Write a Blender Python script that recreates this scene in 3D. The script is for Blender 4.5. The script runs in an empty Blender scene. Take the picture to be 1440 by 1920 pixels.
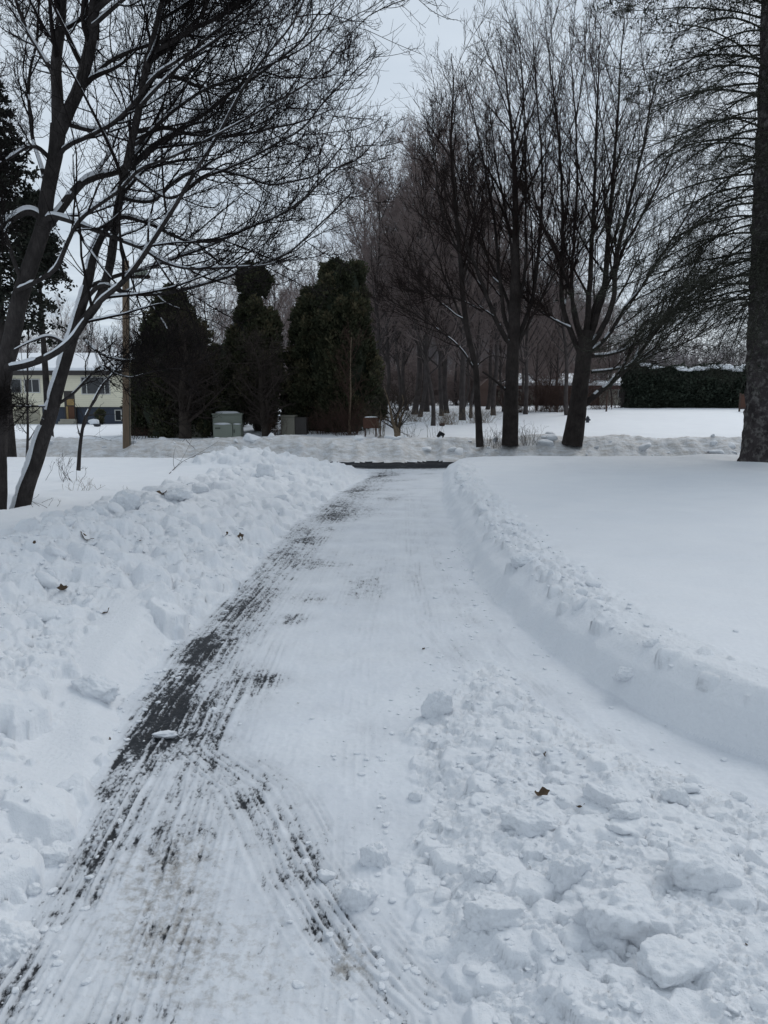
import bpy, math, numpy as np
from mathutils import Vector
PI = math.pi
S = bpy.context.scene
C = bpy.data.collections.new('scene'); S.collection.children.link(C)
RNG = np.random.default_rng(7)

# ------------------------------------------------------------------ camera
F = 1420.0; CH = 1.65; PITCH = math.radians(8.8)
cp, sp = math.cos(PITCH), math.sin(PITCH)
def ray(px, py):
    a = (px - 720) / F; b = (960 - py) / F
    return np.array([a, cp + b * sp, -sp + b * cp])
def at(px, py, Y):
    d = ray(px, py); return np.array([0, 0, CH]) + d * (Y / d[1])
def mpp(Y): return (Y * cp + .15) / F          # metres per photo pixel at distance Y
cam = bpy.data.cameras.new('camera'); cam.sensor_fit = 'VERTICAL'; cam.sensor_height = 36
cam.lens = 36 * F / 1920; cam.clip_start = .05; cam.clip_end = 3000
co = bpy.data.objects.new('camera', cam); C.objects.link(co)
co.location = (0, 0, CH); co.rotation_euler = (PI / 2 - PITCH, 0, 0); S.camera = co

# ------------------------------------------------------------------ noise
def _h(ix, iy, iz, seed):
    h = (ix.astype(np.int64) * 374761393 + iy.astype(np.int64) * 668265263 + iz * 2147483647 * 31 + seed * 974634077) & 0xffffffff
    h = ((h ^ (h >> 13)) * 1274126177) & 0xffffffff
    return (h ^ (h >> 16)) & 0xffff
def perlin(x, y, seed=0):
    x = np.asarray(x, float); y = np.asarray(y, float)
    x0 = np.floor(x); y0 = np.floor(y); fx = x - x0; fy = y - y0
    u = fx * fx * fx * (fx * (fx * 6 - 15) + 10); v = fy * fy * fy * (fy * (fy * 6 - 15) + 10)
    def g(dx, dy):
        a = _h(x0 + dx, y0 + dy, 0, seed) * (2 * PI / 65536.)
        return np.cos(a) * (fx - dx) + np.sin(a) * (fy - dy)
    n0 = g(0, 0) * (1 - u) + g(1, 0) * u; n1 = g(0, 1) * (1 - u) + g(1, 1) * u
    return (n0 * (1 - v) + n1 * v) * 1.5
def fbm(x, y, o=4, seed=0, gain=.5):
    s = 0; a = 1; f = 1
    for i in range(o):
        s = s + a * perlin(x * f + 17.3 * i, y * f - 9.1 * i, seed + i); a *= gain; f *= 2.03
    return s
def vnoise3(p, seed=0):
    i = np.floor(p).astype(np.int64); f = p - i; f = f * f * (3 - 2 * f); r = 0
    for dx in (0, 1):
        for dy in (0, 1):
            for dz in (0, 1):
                w = (f[:, 0] if dx else 1 - f[:, 0]) * (f[:, 1] if dy else 1 - f[:, 1]) * (f[:, 2] if dz else 1 - f[:, 2])
                r = r + w * _h(i[:, 0] + dx, i[:, 1] + dy, i[:, 2] + dz, seed) / 65535.
    return r * 2 - 1
def fbm3(p, o=3, seed=0):
    s = 0; a = 1; f = 1.
    for k in range(o): s = s + a * vnoise3(p * f + 5.7 * k, seed + k); a *= .5; f *= 2.1
    return s
def sstep(a, b, x):
    t = np.clip((x - a) / (b - a), 0, 1); return t * t * (3 - 2 * t)
def ip(x, pts):
    p = np.array(pts, float); return np.interp(x, p[:, 0], p[:, 1])
def sm(x, pts):                      # smooth interpolation (averaged linear)
    return (ip(x - .25, pts) + ip(x, pts) + ip(x + .25, pts)) / 3

# ------------------------------------------------------------------ mesh helpers
def mesh(name, V, faces, mat=None, smooth=True, attrs=None):
    me = bpy.data.meshes.new(name); V = np.asarray(V, np.float32)
    if not isinstance(faces, (list, tuple)): faces = [faces]
    faces = [np.asarray(f, np.int32) for f in faces if len(f)]
    li = np.concatenate([f.ravel() for f in faces]); tot = np.concatenate([np.full(len(f), f.shape[1], np.int32) for f in faces])
    st = np.concatenate([[0], np.cumsum(tot)[:-1]]).astype(np.int32)
    me.vertices.add(len(V)); me.vertices.foreach_set('co', V.ravel())
    me.loops.add(len(li)); me.loops.foreach_set('vertex_index', li)
    me.polygons.add(len(tot)); me.polygons.foreach_set('loop_start', st)
    me.polygons.foreach_set('use_smooth', np.full(len(tot), smooth, bool))
    for k, a in (attrs or {}).items():
        at_ = me.attributes.new(k, 'FLOAT', 'POINT'); at_.data.foreach_set('value', np.asarray(a, np.float32))
    me.update(calc_edges=True)
    if mat: me.materials.append(mat)
    return me
def obj(name, me, parent=None, loc=None):
    o = bpy.data.objects.new(name, me); C.objects.link(o)
    if parent is not None: o.parent = parent
    if loc is not None: o.location = loc
    return o
def tag(o, label=None, cat=None, group=None, kind=None):
    for k, v in (('label', label), ('category', cat), ('group', group), ('kind', kind)):
        if v: o[k] = v
    return o
def empty(name, loc, label, cat, group=None, rz=0):
    o = bpy.data.objects.new(name, None); C.objects.link(o); o.location = loc; o.rotation_euler = (0, 0, rz)
    o.empty_display_size = .2
    return tag(o, label, cat, group)
class MB:
    def __init__(s): s.V = []; s.F = {}; s.n = 0; s.A = []
    def add(s, V, *faces, a=None):
        V = np.asarray(V, float).reshape(-1, 3)
        for f in faces:
            f = np.asarray(f, int)
            s.F.setdefault(f.shape[1], []).append(f + s.n)
        s.V.append(V); s.n += len(V); s.A.append(np.full(len(V), 0.) if a is None else np.broadcast_to(a, (len(V),)))
        return s
    def box(s, x0, x1, y0, y1, z0, z1, bev=0):
        b = min(bev, (x1 - x0) / 3, (y1 - y0) / 3, (z1 - z0) / 3)
        if b <= 0:
            V = [(x, y, z) for z in (z0, z1) for y in (y0, y1) for x in (x0, x1)]
            return s.add(V, [(0, 2, 3, 1), (4, 5, 7, 6), (0, 1, 5, 4), (2, 6, 7, 3), (0, 4, 6, 2), (1, 3, 7, 5)])
        import bmesh
        bm = bmesh.new(); bmesh.ops.create_cube(bm, size=1)
        for v in bm.verts:
            v.co = ((x0 + x1) / 2 + v.co.x * (x1 - x0), (y0 + y1) / 2 + v.co.y * (y1 - y0), (z0 + z1) / 2 + v.co.z * (z1 - z0))
        bmesh.ops.bevel(bm, geom=list(bm.edges), offset=b, segments=2, affect='EDGES', profile=.6)
        bm.verts.index_update(); V = [v.co[:] for v in bm.verts]
        q = [[v.index for v in f.verts] for f in bm.faces]
        for L in sorted({len(f) for f in q}):
            fs = np.array([f for f in q if len(f) == L]); s.F.setdefault(L, []).append(fs + s.n)
        s.V.append(np.array(V)); s.A.append(np.zeros(len(V))); s.n += len(V); bm.free(); return s
    def tubes(s, P, R, k):
        V, Fq = tubes(P, R, k); return s.add(V, Fq)
    def mesh(s, name, mat, smooth=True, attr=None):
        V = np.concatenate(s.V); F_ = [np.concatenate(f) for f in s.F.values()]
        return mesh(name, V, F_, mat, smooth, {attr: np.concatenate(s.A)} if attr else None)
    def build(s, name, mat, parent=None, smooth=False, attr=None, loc=None):
        return obj(name, s.mesh(name, mat, smooth, attr), parent, loc)
def norm(v): return v / np.maximum(np.linalg.norm(v, axis=-1, keepdims=True), 1e-9)
def tangents(P): return norm(np.gradient(P, axis=1))
def tubes(P, R, k):
    P = np.asarray(P, float); N, n = P.shape[:2]
    T = tangents(P); md = norm(P[:, -1] - P[:, 0])
    ref = np.where(np.abs(md[:, 2:3]) > .8, np.array([[1., 0, 0]]), np.array([[0, 0, 1.]]))[:, None, :]
    s_ = norm(ref - (ref * T).sum(-1, keepdims=True) * T); b = np.cross(T, s_)
    a = np.arange(k) * 2 * PI / k
    V = P[:, :, None, :] + R[:, :, None, None] * (np.cos(a)[None, None, :, None] * s_[:, :, None, :] + np.sin(a)[None, None, :, None] * b[:, :, None, :])
    base = (np.arange(N) * n * k)[:, None, None]; i = np.arange(n - 1)[None, :, None] * k; j = np.arange(k)[None, None, :]; j2 = (j + 1) % k
    Fq = np.stack(np.broadcast_arrays(base + i + j, base + i + j2, base + i + k + j2, base + i + k + j), -1).reshape(-1, 4)
    return V.reshape(-1, 3), Fq
def spline(pts, n):
    p = np.array(pts, float); d = np.concatenate([[0], np.cumsum(np.linalg.norm(np.diff(p[:, :3], axis=0), axis=1))])
    e = np.vstack([2 * p[0] - p[1], p, 2 * p[-1] - p[-2]])
    t = np.linspace(0, d[-1], n); i = np.clip(np.searchsorted(d, t, side='right') - 1, 0, len(p) - 2)
    u = ((t - d[i]) / (d[i + 1] - d[i]))[:, None]
    a, b, c, f = e[i], e[i + 1], e[i + 2], e[i + 3]
    return .5 * (2 * b + (c - a) * u + (2 * a - 5 * b + 4 * c - f) * u**2 + (3 * b - a - 3 * c + f) * u**3)

# ------------------------------------------------------------------ materials
class Mat:
    def __init__(s, name, rough=.8, spec=.2):
        s.m = bpy.data.materials.new(name); s.m.use_nodes = True; s.nt = s.m.node_tree
        s.b = s.nt.nodes['Principled BSDF']; s.b.inputs['Roughness'].default_value = rough
        s.b.inputs['Specular IOR Level'].default_value = spec; s.co = None
    def n(s, t, **kw):
        x = s.nt.nodes.new(t)
        for k, v in kw.items(): setattr(x, k, v)
        return x
    def L(s, a, b): s.nt.links.new(a, b)
    def coord(s, scale=(1, 1, 1), world=False):
        if world: src = s.n('ShaderNodeNewGeometry').outputs['Position']
        else: src = s.n('ShaderNodeTexCoord').outputs['Object']
        mp = s.n('ShaderNodeMapping'); mp.inputs['Scale'].default_value = scale; s.L(src, mp.inputs['Vector']); return mp.outputs['Vector']
    def noise(s, scale, detail=4, vec=None, rough=.55, dist=0):
        x = s.n('ShaderNodeTexNoise'); x.inputs['Scale'].default_value = scale; x.inputs['Detail'].default_value = detail
        x.inputs['Roughness'].default_value = rough; x.inputs['Distortion'].default_value = dist
        if vec is not None: s.L(vec, x.inputs['Vector'])
        return x.outputs['Fac']
    def ramp(s, fac, stops):
        x = s.n('ShaderNodeValToRGB'); e = x.color_ramp.elements
        while len(e) < len(stops): e.new(.5)
        for i, (p, c) in enumerate(stops): e[i].position = p; e[i].color = (*c, 1) if len(c) == 3 else c
        s.L(fac, x.inputs['Fac']); return x.outputs['Color']
    def mix(s, fac, a, b, mode='MIX'):
        x = s.n('ShaderNodeMix', data_type='RGBA', blend_type=mode)
        for sock, v in ((x.inputs[0], fac), (x.inputs[6], a), (x.inputs[7], b)):
            if isinstance(v, bpy.types.NodeSocket): s.L(v, sock)
            elif isinstance(v, (int, float)): sock.default_value = v
            else: sock.default_value = (*v, 1)
        return x.outputs[2]
    def math(s, op, a, b=0., clamp=False):
        x = s.n('ShaderNodeMath', operation=op, use_clamp=clamp)
        for sock, v in zip(x.inputs, (a, b)):
            if isinstance(v, bpy.types.NodeSocket): s.L(v, sock)
            else: sock.default_value = v
        return x.outputs[0]
    def attr(s, name):
        x = s.n('ShaderNodeAttribute', attribute_name=name); return x.outputs['Fac']
    def color(s, c):
        if isinstance(c, bpy.types.NodeSocket): s.L(c, s.b.inputs['Base Color'])
        else: s.b.inputs['Base Color'].default_value = (*c, 1)
        return s
    def bump(s, h, strength=.5, dist=.01, prev=None):
        x = s.n('ShaderNodeBump'); x.inputs['Strength'].default_value = strength; x.inputs['Distance'].default_value = dist
        s.L(h, x.inputs['Height'])
        if prev is not None: s.L(prev, x.inputs['Normal'])
        s.L(x.outputs['Normal'], s.b.inputs['Normal']); return x.outputs['Normal']

SNOW = (.80, .83, .865)
def snow_mat(name, dirty=0., grain=1., lift=0.):
    m = Mat(name, .65, .15); v = m.coord(world=True)
    big = m.noise(1.3, 5, v); fine = m.noise(260, 3, v); mid = m.noise(45, 4, v)
    c = m.mix(m.ramp(big, [(.3, (0, 0, 0)), (.75, (1, 1, 1))]), tuple(x + lift for x in (.775, .80, .835)), tuple(x + lift for x in (.825, .845, .87)))
    c = m.mix(m.ramp(mid, [(.3, (.25, .25, .25)), (.6, (0, 0, 0))]), c, tuple(x + lift for x in (.70, .73, .775)))
    if dirty:
        d = m.noise(2.2, 8, m.coord((1, 2.2, 3), True), .7)
        c = m.mix(m.ramp(d, [(.36, (0, 0, 0)), (.72, (dirty,) * 3)]), c, (.40, .36, .31))
        d2 = m.noise(9, 5, v, .7)
        c = m.mix(m.ramp(d2, [(.6, (0, 0, 0)), (.75, (dirty * .6,) * 3)]), c, (.25, .23, .20))
    m.color(c)
    n1 = m.bump(mid, .5 * grain, .012); m.bump(fine, .5 * grain, .004, n1)
    return m.m
M_snow = snow_mat('fresh_snow', grain=.55)
M_far = snow_mat('far_snow_light_in_colour', grain=.4, lift=.06)  # base colour lifted: the brighter light on distant snow is painted in
M_rub = snow_mat('broken_snow', grain=1.3)
M_dirty = snow_mat('plowed_road_snow', .85, 1.2)
M_bsnow = snow_mat('branch_snow', 0, .8, .05)

def rough_far(mat):
    nt = mat.node_tree; b = nt.nodes['Principled BSDF']; old = b.inputs['Normal'].links[0].from_socket
    g = nt.nodes.new('ShaderNodeNewGeometry'); n = nt.nodes.new('ShaderNodeTexNoise'); n.inputs['Scale'].default_value = 5; n.inputs['Detail'].default_value = 6; n.inputs['Roughness'].default_value = .65
    nt.links.new(g.outputs['Position'], n.inputs['Vector']); x = nt.nodes.new('ShaderNodeBump'); x.inputs['Strength'].default_value = .8; x.inputs['Distance'].default_value = .10
    nt.links.new(n.outputs['Fac'], x.inputs['Height']); nt.links.new(old, x.inputs['Normal']); nt.links.new(x.outputs['Normal'], b.inputs['Normal'])
rough_far(M_dirty)
def drive_mat():
    m = Mat('packed_snow_over_asphalt', .6, .2); v = m.coord(world=True)
    bare = m.attr('bare'); dirt = m.attr('dirt')
    n1 = m.noise(70, 5, m.coord((1, .55, 1), True), .7); n2 = m.noise(14, 4, m.coord((1.6, .5, 1), True), .6)
    th = m.math('ADD', m.math('MULTIPLY', n1, 1.9), m.math('ADD', m.math('MULTIPLY', n2, .9), -.82))
    f = m.math('MULTIPLY', m.math('SUBTRACT', m.math('MULTIPLY', bare, 1.0), m.math('SUBTRACT', th, .0)), 3.2, True)
    fn = m.noise(300, 3, v); md = m.noise(40, 4, v); bg = m.noise(2, 5, v)
    sn = m.mix(m.ramp(bg, [(.3, (0, 0, 0)), (.75, (1, 1, 1))]), (.715, .745, .79), (.785, .81, .84))
    sn = m.mix(m.ramp(md, [(.3, (.3, .3, .3)), (.6, (0, 0, 0))]), sn, (.63, .665, .71))
    grey = m.math('MULTIPLY', bare, .75, True); sn = m.mix(grey, sn, (.36, .38, .41))
    dn = m.noise(28, 6, v, .7)
    df = m.math('MULTIPLY', m.math('SUBTRACT', m.math('MULTIPLY', dirt, .55), m.math('SUBTRACT', m.math('MULTIPLY', dn, 3.), 1.22)), 1.6, True)
    sn = m.mix(m.math('MULTIPLY', df, m.math('MULTIPLY', dirt, .75), True), sn, (.24, .215, .18))
    asp = m.ramp(fn, [(.3, (.010, .012, .015)), (.7, (.036, .040, .047))])
    m.color(m.mix(f, sn, asp))
    m.L(m.math('SUBTRACT', .65, m.math('MULTIPLY', f, .12)), m.b.inputs['Roughness'])
    hgt = m.math('SUBTRACT', 1., f)
    a = m.bump(hgt, .5, .006); b = m.bump(md, .4, .010, a); m.bump(fn, .4, .003, b)
    return m.m
M_drive = drive_mat()
def road_mat():
    m = Mat('wet_asphalt', .85, .05); v = m.coord(world=True); fn = m.noise(120, 3, v); bg = m.noise(3, 6, m.coord((.4, 1.5, 1), True), .65)
    a = m.ramp(fn, [(.3, (.012, .014, .018)), (.7, (.032, .035, .041))])
    m.color(m.mix(m.ramp(bg, [(.63, (0, 0, 0)), (.70, (1, 1, 1))]), a, (.6, .62, .65))); m.bump(fn, .3, .004); return m.m
M_road = road_mat()

def bark_mat(name, c0, c1, scale=1., lichen=None, bumpd=.03):
    m = Mat(name, .9, .1); v = m.coord((1, 1, .28)); v2 = m.coord()
    n = m.noise(26 * scale, 6, v, .65, .6); b = m.noise(3 * scale, 4, v2)
    c = m.mix(n, c0, c1); c = m.mix(m.ramp(b, [(.35, (0, 0, 0)), (.7, (.6, .6, .6))]), c, tuple(x * .55 for x in c0))
    if lichen:
        l = m.noise(9 * scale, 5, v2, .6); c = m.mix(m.ramp(l, [(.5, (0, 0, 0)), (.64, (.8, .8, .8))]), c, lichen)
    m.color(c); m.bump(n, .9, bumpd); return m.m
M_barkA = bark_mat('dark_maple_bark', (.012, .011, .011), (.105, .092, .088), 1.2)
M_twigA = bark_mat('dark_twig_bark', (.014, .012, .012), (.036, .029, .027), 2)
M_barkC = bark_mat('linden_bark', (.018, .015, .014), (.095, .080, .074))
M_twigC = bark_mat('brown_twig_bark', (.022, .016, .015), (.052, .036, .032), 2)
M_spruce = bark_mat('scaly_spruce_bark', (.022, .019, .020), (.13, .112, .112), .8, (.19, .18, .17), .07)
M_sprtwig = bark_mat('lichened_spruce_twig', (.020, .020, .017), (.062, .062, .048), 2, (.12, .127, .098))
M_wood = bark_mat('woodland_bark', (.045, .038, .037), (.125, .108, .103))
M_woodtwig = bark_mat('woodland_twig_haze_tone', (.19, .148, .14), (.33, .27, .255), 2)  # twig colour raised well above bark, painting in the haze of distance
M_fartwig = bark_mat('far_twig_haze_tone', (.24, .215, .22), (.36, .33, .335), 1)  # paler, greyer twig colour stands in for haze over the far wood
M_brush = bark_mat('red_brown_brush', (.06, .035, .028), (.13, .085, .07), 2)
M_straw = bark_mat('dry_straw_stems', (.16, .12, .085), (.30, .24, .175), 2)
M_barkG = bark_mat('grey_brown_bark', (.035, .028, .024), (.095, .078, .066))
M_barkGt = bark_mat('grey_brown_twig', (.045, .036, .032), (.085, .068, .06), 2)

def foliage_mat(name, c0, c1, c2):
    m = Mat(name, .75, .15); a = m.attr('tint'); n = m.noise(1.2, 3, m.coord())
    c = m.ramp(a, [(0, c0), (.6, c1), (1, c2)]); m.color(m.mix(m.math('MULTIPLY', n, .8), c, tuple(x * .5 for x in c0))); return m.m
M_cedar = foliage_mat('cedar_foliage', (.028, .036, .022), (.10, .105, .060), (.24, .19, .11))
M_hedge = foliage_mat('hedge_foliage', (.03, .04, .03), (.075, .095, .07), (.14, .165, .12))
M_hem = foliage_mat('hemlock_foliage', (.010, .013, .010), (.024, .029, .021), (.045, .043, .030))
def plain(name, c, rough=.6, spec=.3, var=.25, scale=6, bump=.0, stripes=None, wood=False):
    m = Mat(name, rough, spec); v = m.coord((1, 1, .15) if wood else (1, 1, 1)); n = m.noise(scale, 5, v, .6)
    c_ = m.mix(n, tuple(x * (1 - var) for x in c), tuple(min(1, x * (1 + var)) for x in c))
    if stripes:
        w = m.n('ShaderNodeTexWave', wave_type='BANDS', bands_direction=stripes[0], wave_profile='SAW'); w.inputs['Scale'].default_value = stripes[1]
        w.inputs['Distortion'].default_value = 0; m.L(m.coord(), w.inputs['Vector'])
        c_ = m.mix(m.ramp(w.outputs['Fac'], [(.0, (.5,) * 3), (.14, (0, 0, 0))]), c_, tuple(x * .45 for x in c)); m.bump(w.outputs['Fac'], .5, .02)
    elif bump: m.bump(n, bump, .01)
    m.color(c_); return m.m
M_cream = plain('cream_siding', (.78, .74, .58), stripes=('Z', 2.2), var=.08)
M_blue = plain('slate_blue_siding', (.055, .068, .095), stripes=('X', 2.0), var=.2)
M_beige = plain('beige_stone_wall', (.42, .40, .34), var=.2, scale=3)
M_garage = plain('beige_garage_door', (.40, .37, .29), stripes=('Z', .8), var=.08)
M_brick = plain('brown_brick', (.11, .07, .058), var=.3, scale=14)
M_fascia = plain('dark_red_fascia', (.09, .045, .04), var=.2)
M_trim = plain('white_trim', (.55, .55, .53), var=.06)
M_darktrim = plain('dark_trim', (.05, .045, .042), var=.2)
M_glass = plain('dim_window_glass', (.035, .038, .042), rough=.15, spec=.5, var=.4, scale=1.5)
M_door = plain('brown_front_door', (.11, .05, .028), var=.2, wood=True)
M_doorglass = plain('amber_door_glass', (.30, .20, .08), rough=.25, var=.5, scale=8)
M_cab = plain('green_grey_cabinet_paint', (.26, .285, .24), rough=.55, var=.10, scale=3, bump=.05)
M_cabd = plain('dark_green_grey_paint', (.10, .11, .09), rough=.55, var=.12, scale=3)  # darker paint for the conduit, warning label and handle
M_cabt = plain('tan_cabinet_paint', (.22, .21, .17), rough=.6, var=.15, scale=3)
M_pole = plain('weathered_pole_wood', (.20, .145, .10), rough=.85, var=.4, scale=14, bump=.4, wood=True)
M_boards = plain('brown_stained_boards', (.10, .05, .035), rough=.8, var=.3, scale=9, stripes=('X', 3.2))
M_post = plain('brown_post', (.075, .048, .038), rough=.85, var=.3, scale=9)
M_black = plain('black_plastic', (.008, .010, .013), rough=.4, var=.2)
M_pale = plain('pale_grey_mark', (.35, .38, .42), rough=.5, var=.2)
M_iron = plain('dark_hydrant_iron', (.045, .05, .06), rough=.6, var=.3)
M_leaf = plain('dead_brown_leaf', (.085, .058, .036), rough=.8, var=.4, scale=40)
M_paleblue = plain('pale_blue_siding', (.42, .47, .53), stripes=('Z', 2.2), var=.08)

# ------------------------------------------------------------------ terrain
def gy(py, z): return (CH - z) / math.tan(PITCH + math.atan((py - 960) / F))
def zd(Y): return ip(Y, [(-30, 0), (4, 0), (10, -.08), (20.3, -.29), (26.3, -.72), (40, -.7)])
def px2(px, py, dz=0.):
    z = dz
    for _ in range(6): Y = gy(py, z); z = float(zd(Y)) + dz
    return at(px, py, Y)
def edge(pts, pre, post):
    e = [(p[1], p[0]) for p in (px2(*q) for q in pts)]; return sorted(pre + e + post)
XLp = edge([(0, 1800), (60, 1660), (110, 1600), (205, 1420), (235, 1300), (335, 1195), (440, 1100), (525, 1000), (620, 930), (690, 893)], [(-30, -1.6), (1.2, -1.2)], [(19.8, -.55), (21, -2.2), (30, -4)])
XRp = edge([(1440, 1440), (1280, 1378), (1130, 1300), (1000, 1200), (900, 1100), (855, 1010), (828, 935), (832, 900)], [(-30, 12), (0, 7), (1.5, 4.2), (2.4, 2.75)], [(19.0, 1.5), (20.2, 2.6), (21, 5), (30, 6)])
XBp = [(-3, .9), (1.0, .42), (1.78, .22), (2.05, .05), (2.41, .0), (2.97, .16), (3.26, .03), (3.55, .06), (4.15, .38), (4.6, .62), (5.1, .75), (5.8, .88), (9, .9)]

def regions(X, Y):
    w1 = fbm(X * 3.1, Y * 3.1, 3, 11) * .06 * np.clip(Y / 6, .6, 1.6)
    dl = sm(Y, XLp) + w1 - X                       # >0 inside the left bank
    dr = X - (sm(Y, XRp) + w1 * .5)                # >0 inside the right bank
    return dl, dr
def base(X, Y):
    dl, dr = regions(X, Y); z0 = zd(Y)
    # right lawn
    zl = sm(Y, [(-30, .3), (0, .30), (4, .28), (10, .17), (18.5, .05), (19.6, .09), (20.1, .03), (20.6, -.30), (30, -.6)]) + .025 * fbm(X * .5, Y * .5, 3, 3)
    zl = zl + .05 * sstep(3, 12, X) * sstep(18, 10, Y)
    wr = ip(Y, [(0, .34), (3, .26), (4, .27), (6, .34), (9, .38), (14, .36), (19, .35)])
    t = dr / wr
    R = z0 + (zl - z0) * (.55 * sstep(-.05, .45, t) + .45 * sstep(.2, 1.05, t))
    ridge = np.exp(-((t - 1.2) / .45)**2) * ip(Y, [(3.2, 0), (4.6, .012), (7, .035), (13, .03), (17, .0)])
    R = R + ridge
    # left field + bank
    zf = sm(Y, [(-30, .3), (0, .32), (5, .30), (10, .24), (15, .12), (19.8, .03), (20.3, -.05), (20.8, -.34), (30, -.6)]) + .03 * fbm(X * .4, Y * .4, 3, 5)
    A = ip(Y, [(-5, .5), (2, .55), (3.5, .66), (6, .80), (8, .90), (9.5, .66), (11.5, .46), (16, .34), (19, .20), (20.3, .1)])
    prof = ip(dl, [(0, 0), (.12, .06), (.35, .16), (.8, .30), (1.25, .48), (1.6, .54), (1.9, .42), (2.4, .12), (2.9, 0), (30, 0)])
    fieldw = sstep(.9, 2.4, dl)
    prof = prof * A * (1 + .30 * fbm(X * .9, Y * .7, 3, 21))
    Lz = z0 + np.maximum(prof, 0) * 1.0
    mix = z0 + (zf - z0) * fieldw
    Lz = np.maximum(Lz, mix) + .25 * np.minimum(np.maximum(prof, 0), np.maximum(mix - z0, 0))
    # mound far left of the drive
    m = .25 * np.exp(-(((X + 3.2) / 1.25)**2 + ((Y - 17.4) / .9)**2)) + .13 * np.exp(-(((X + 1.6) / .8)**2 + ((Y - 17.9) / 1.1)**2))
    Lz = Lz + m * (dl > 0) * sstep(0, .5, dl)
    # tyre lane climbing into the left bank
    lx = ip(Y, [(3.0, -1.45), (3.6, -1.50), (4.6, -1.72), (5.6, -1.86), (6.2, -1.9)])
    q = (X - lx) / .25; lane = np.exp(-(np.abs(q)**4)) * sstep(6.0, 5.0, Y) * sstep(2.9, 3.4, Y) * sstep(0, .22, dl)
    lz = z0 + ip(Y, [(3, .01), (4, .09), (5, .20), (6, .34)])
    Lz = Lz * (1 - lane) + (lz + .018 * (np.abs(np.abs(q) - 1.0) < .18)) * lane
    # drive
    D = z0 + .012 * fbm(X * 1.5, Y * 1.2, 3, 9)
    XB = sm(Y, XBp) + .07 * fbm(X * 4, Y * 4, 2, 31); XS = sm(Y, XRp)
    hp = ip(Y, [(-3, .07), (1.2, .12), (2.2, .12), (3.0, .09), (4.0, .06), (5.0, .03), (6.0, 0)])
    bw = ip(Y, [(0, .9), (2.5, .55), (3.2, .42), (4, .30), (6, .16)])
    pm = sstep(0, .45, X - XB) * sstep(.0, .5, XS - bw - X)
    D = D + pm * hp * (1 + .35 * fbm(X * 1.8, Y * 1.8, 3, 41))
    H = np.where(dl > 0, Lz, np.where(dr > -.05 * wr, R, D))
    pile = sstep(.0, .12, X - XB) * sstep(.05, .3, XS - bw - X) * sstep(6.0, 4.8, Y) * (dl < 0) * (dr < 0)
    # the road, its far bank and the land behind
    road = ip(Y, [(20.2, -.29), (26.3, -.72), (30, -.72)])
    front = sstep(20.9, 20.2, Y + .35 * fbm(X * 2.2, Y * .8, 3, 62))
    H = H * front + road * (1 - front) * (Y > 20.2) + (Y <= 20.2) * H * (1 - front)
    s = X / np.maximum(Y, 1); side = sstep(-.30, -.12, s)
    zL = ip(Y, [(28, -.06), (31, -.10), (45, -.32), (58, -.55), (100, -.6), (700, 0)]); zR = ip(Y, [(28, -.02), (30, -.04), (36, .14), (48, .50), (57, .72), (100, 1.0), (700, 2.5)])
    far = zL * (1 - side) + zR * side + .04 * fbm(X * .3, Y * .3, 3, 15)
    lump = 1 + .55 * fbm(X * .55, Y * .55, 4, 51)
    crest = np.exp(-((Y - 28.1) / .8)**2) * (.02 + .06 * side) * lump
    k = sstep(26.2, 27.9, Y + .35 * fbm(X * .8, Y * .1, 3, 61))
    H = np.where(Y > 25, road * (1 - k) + (far + crest) * k, H)
    return H, dl, dr, pile, k
def wY(Y): return np.where(Y > 0, Y + 1.5, 1.5)
ys = [.85]
while ys[-1] < 33: y = ys[-1]; ys.append(y + min(max(y * y / 1150, .0032), .0046 * y))
while ys[-1] < 900: ys.append(ys[-1] * 1.03)
back = [-60, -30, -18, -10, -6, -4, -2.5, -1.5, -.8, -.3, 0, .2, .35, .5, .6, .7, .78]
YR = np.array(back + ys)
uf = np.arange(-.56, .5601, .0016); ex = [.0016]; 
while sum(ex) < 60: ex.append(ex[-1] * 1.16)
exs = .56 + np.cumsum(ex); UC = np.concatenate([-exs[::-1], uf, exs])
GY = np.repeat(YR[:, None], len(UC), 1); GX = UC[None, :] * wY(YR)[:, None]
H, DL, DR, PILE, KFAR = base(GX, GY)
H0 = H.copy()
LBANK = sstep(-.02, .15, DL) * sstep(2.6, 2.0, DL) * sstep(20.4, 19.0, GY)
lx_ = ip(GY, [(3.0, -1.45), (3.6, -1.50), (4.6, -1.72), (5.6, -1.86), (6.2, -1.9)])
LANE = np.exp(-(np.abs((GX - lx_) / .26)**4)) * sstep(6.0, 5.2, GY) * (GY > 2.9)
LBANK = LBANK * (1 - LANE)
MOUND = np.exp(-(((GX + 2.8) / 1.7)**2 + ((GY - 17.5) / 1.05)**2)); LBANK = np.maximum(LBANK, sstep(.2, .5, MOUND) * (DL > 0))
wr_ = ip(GY, [(0, .34), (3, .26), (4, .27), (6, .34), (9, .38), (14, .36), (19, .35)])
TR = DR / wr_
RBANK = sstep(.55 + .25 * fbm(GX * 2, GY * 2, 2, 17), .9, TR) * sstep(2.5, 1.3, TR) * ip(GY, [(3.2, .05), (4.4, .35), (5.4, 1), (17, 1), (19, 0)])
ROUGH = np.clip(LBANK + RBANK + PILE, 0, 1)
near = (GY < 21)
n_mid = fbm(GX * 5, GY * 5, 4, 71); n_fine = fbm(GX * 26, GY * 26, 3, 81)
H = H + ROUGH * near * (.034 * n_mid * np.clip(GY / 4, .7, 1.8) + .013 * n_fine + .006 * fbm(GX * 70, GY * 70, 2, 82) * (GY < 7))
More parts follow.
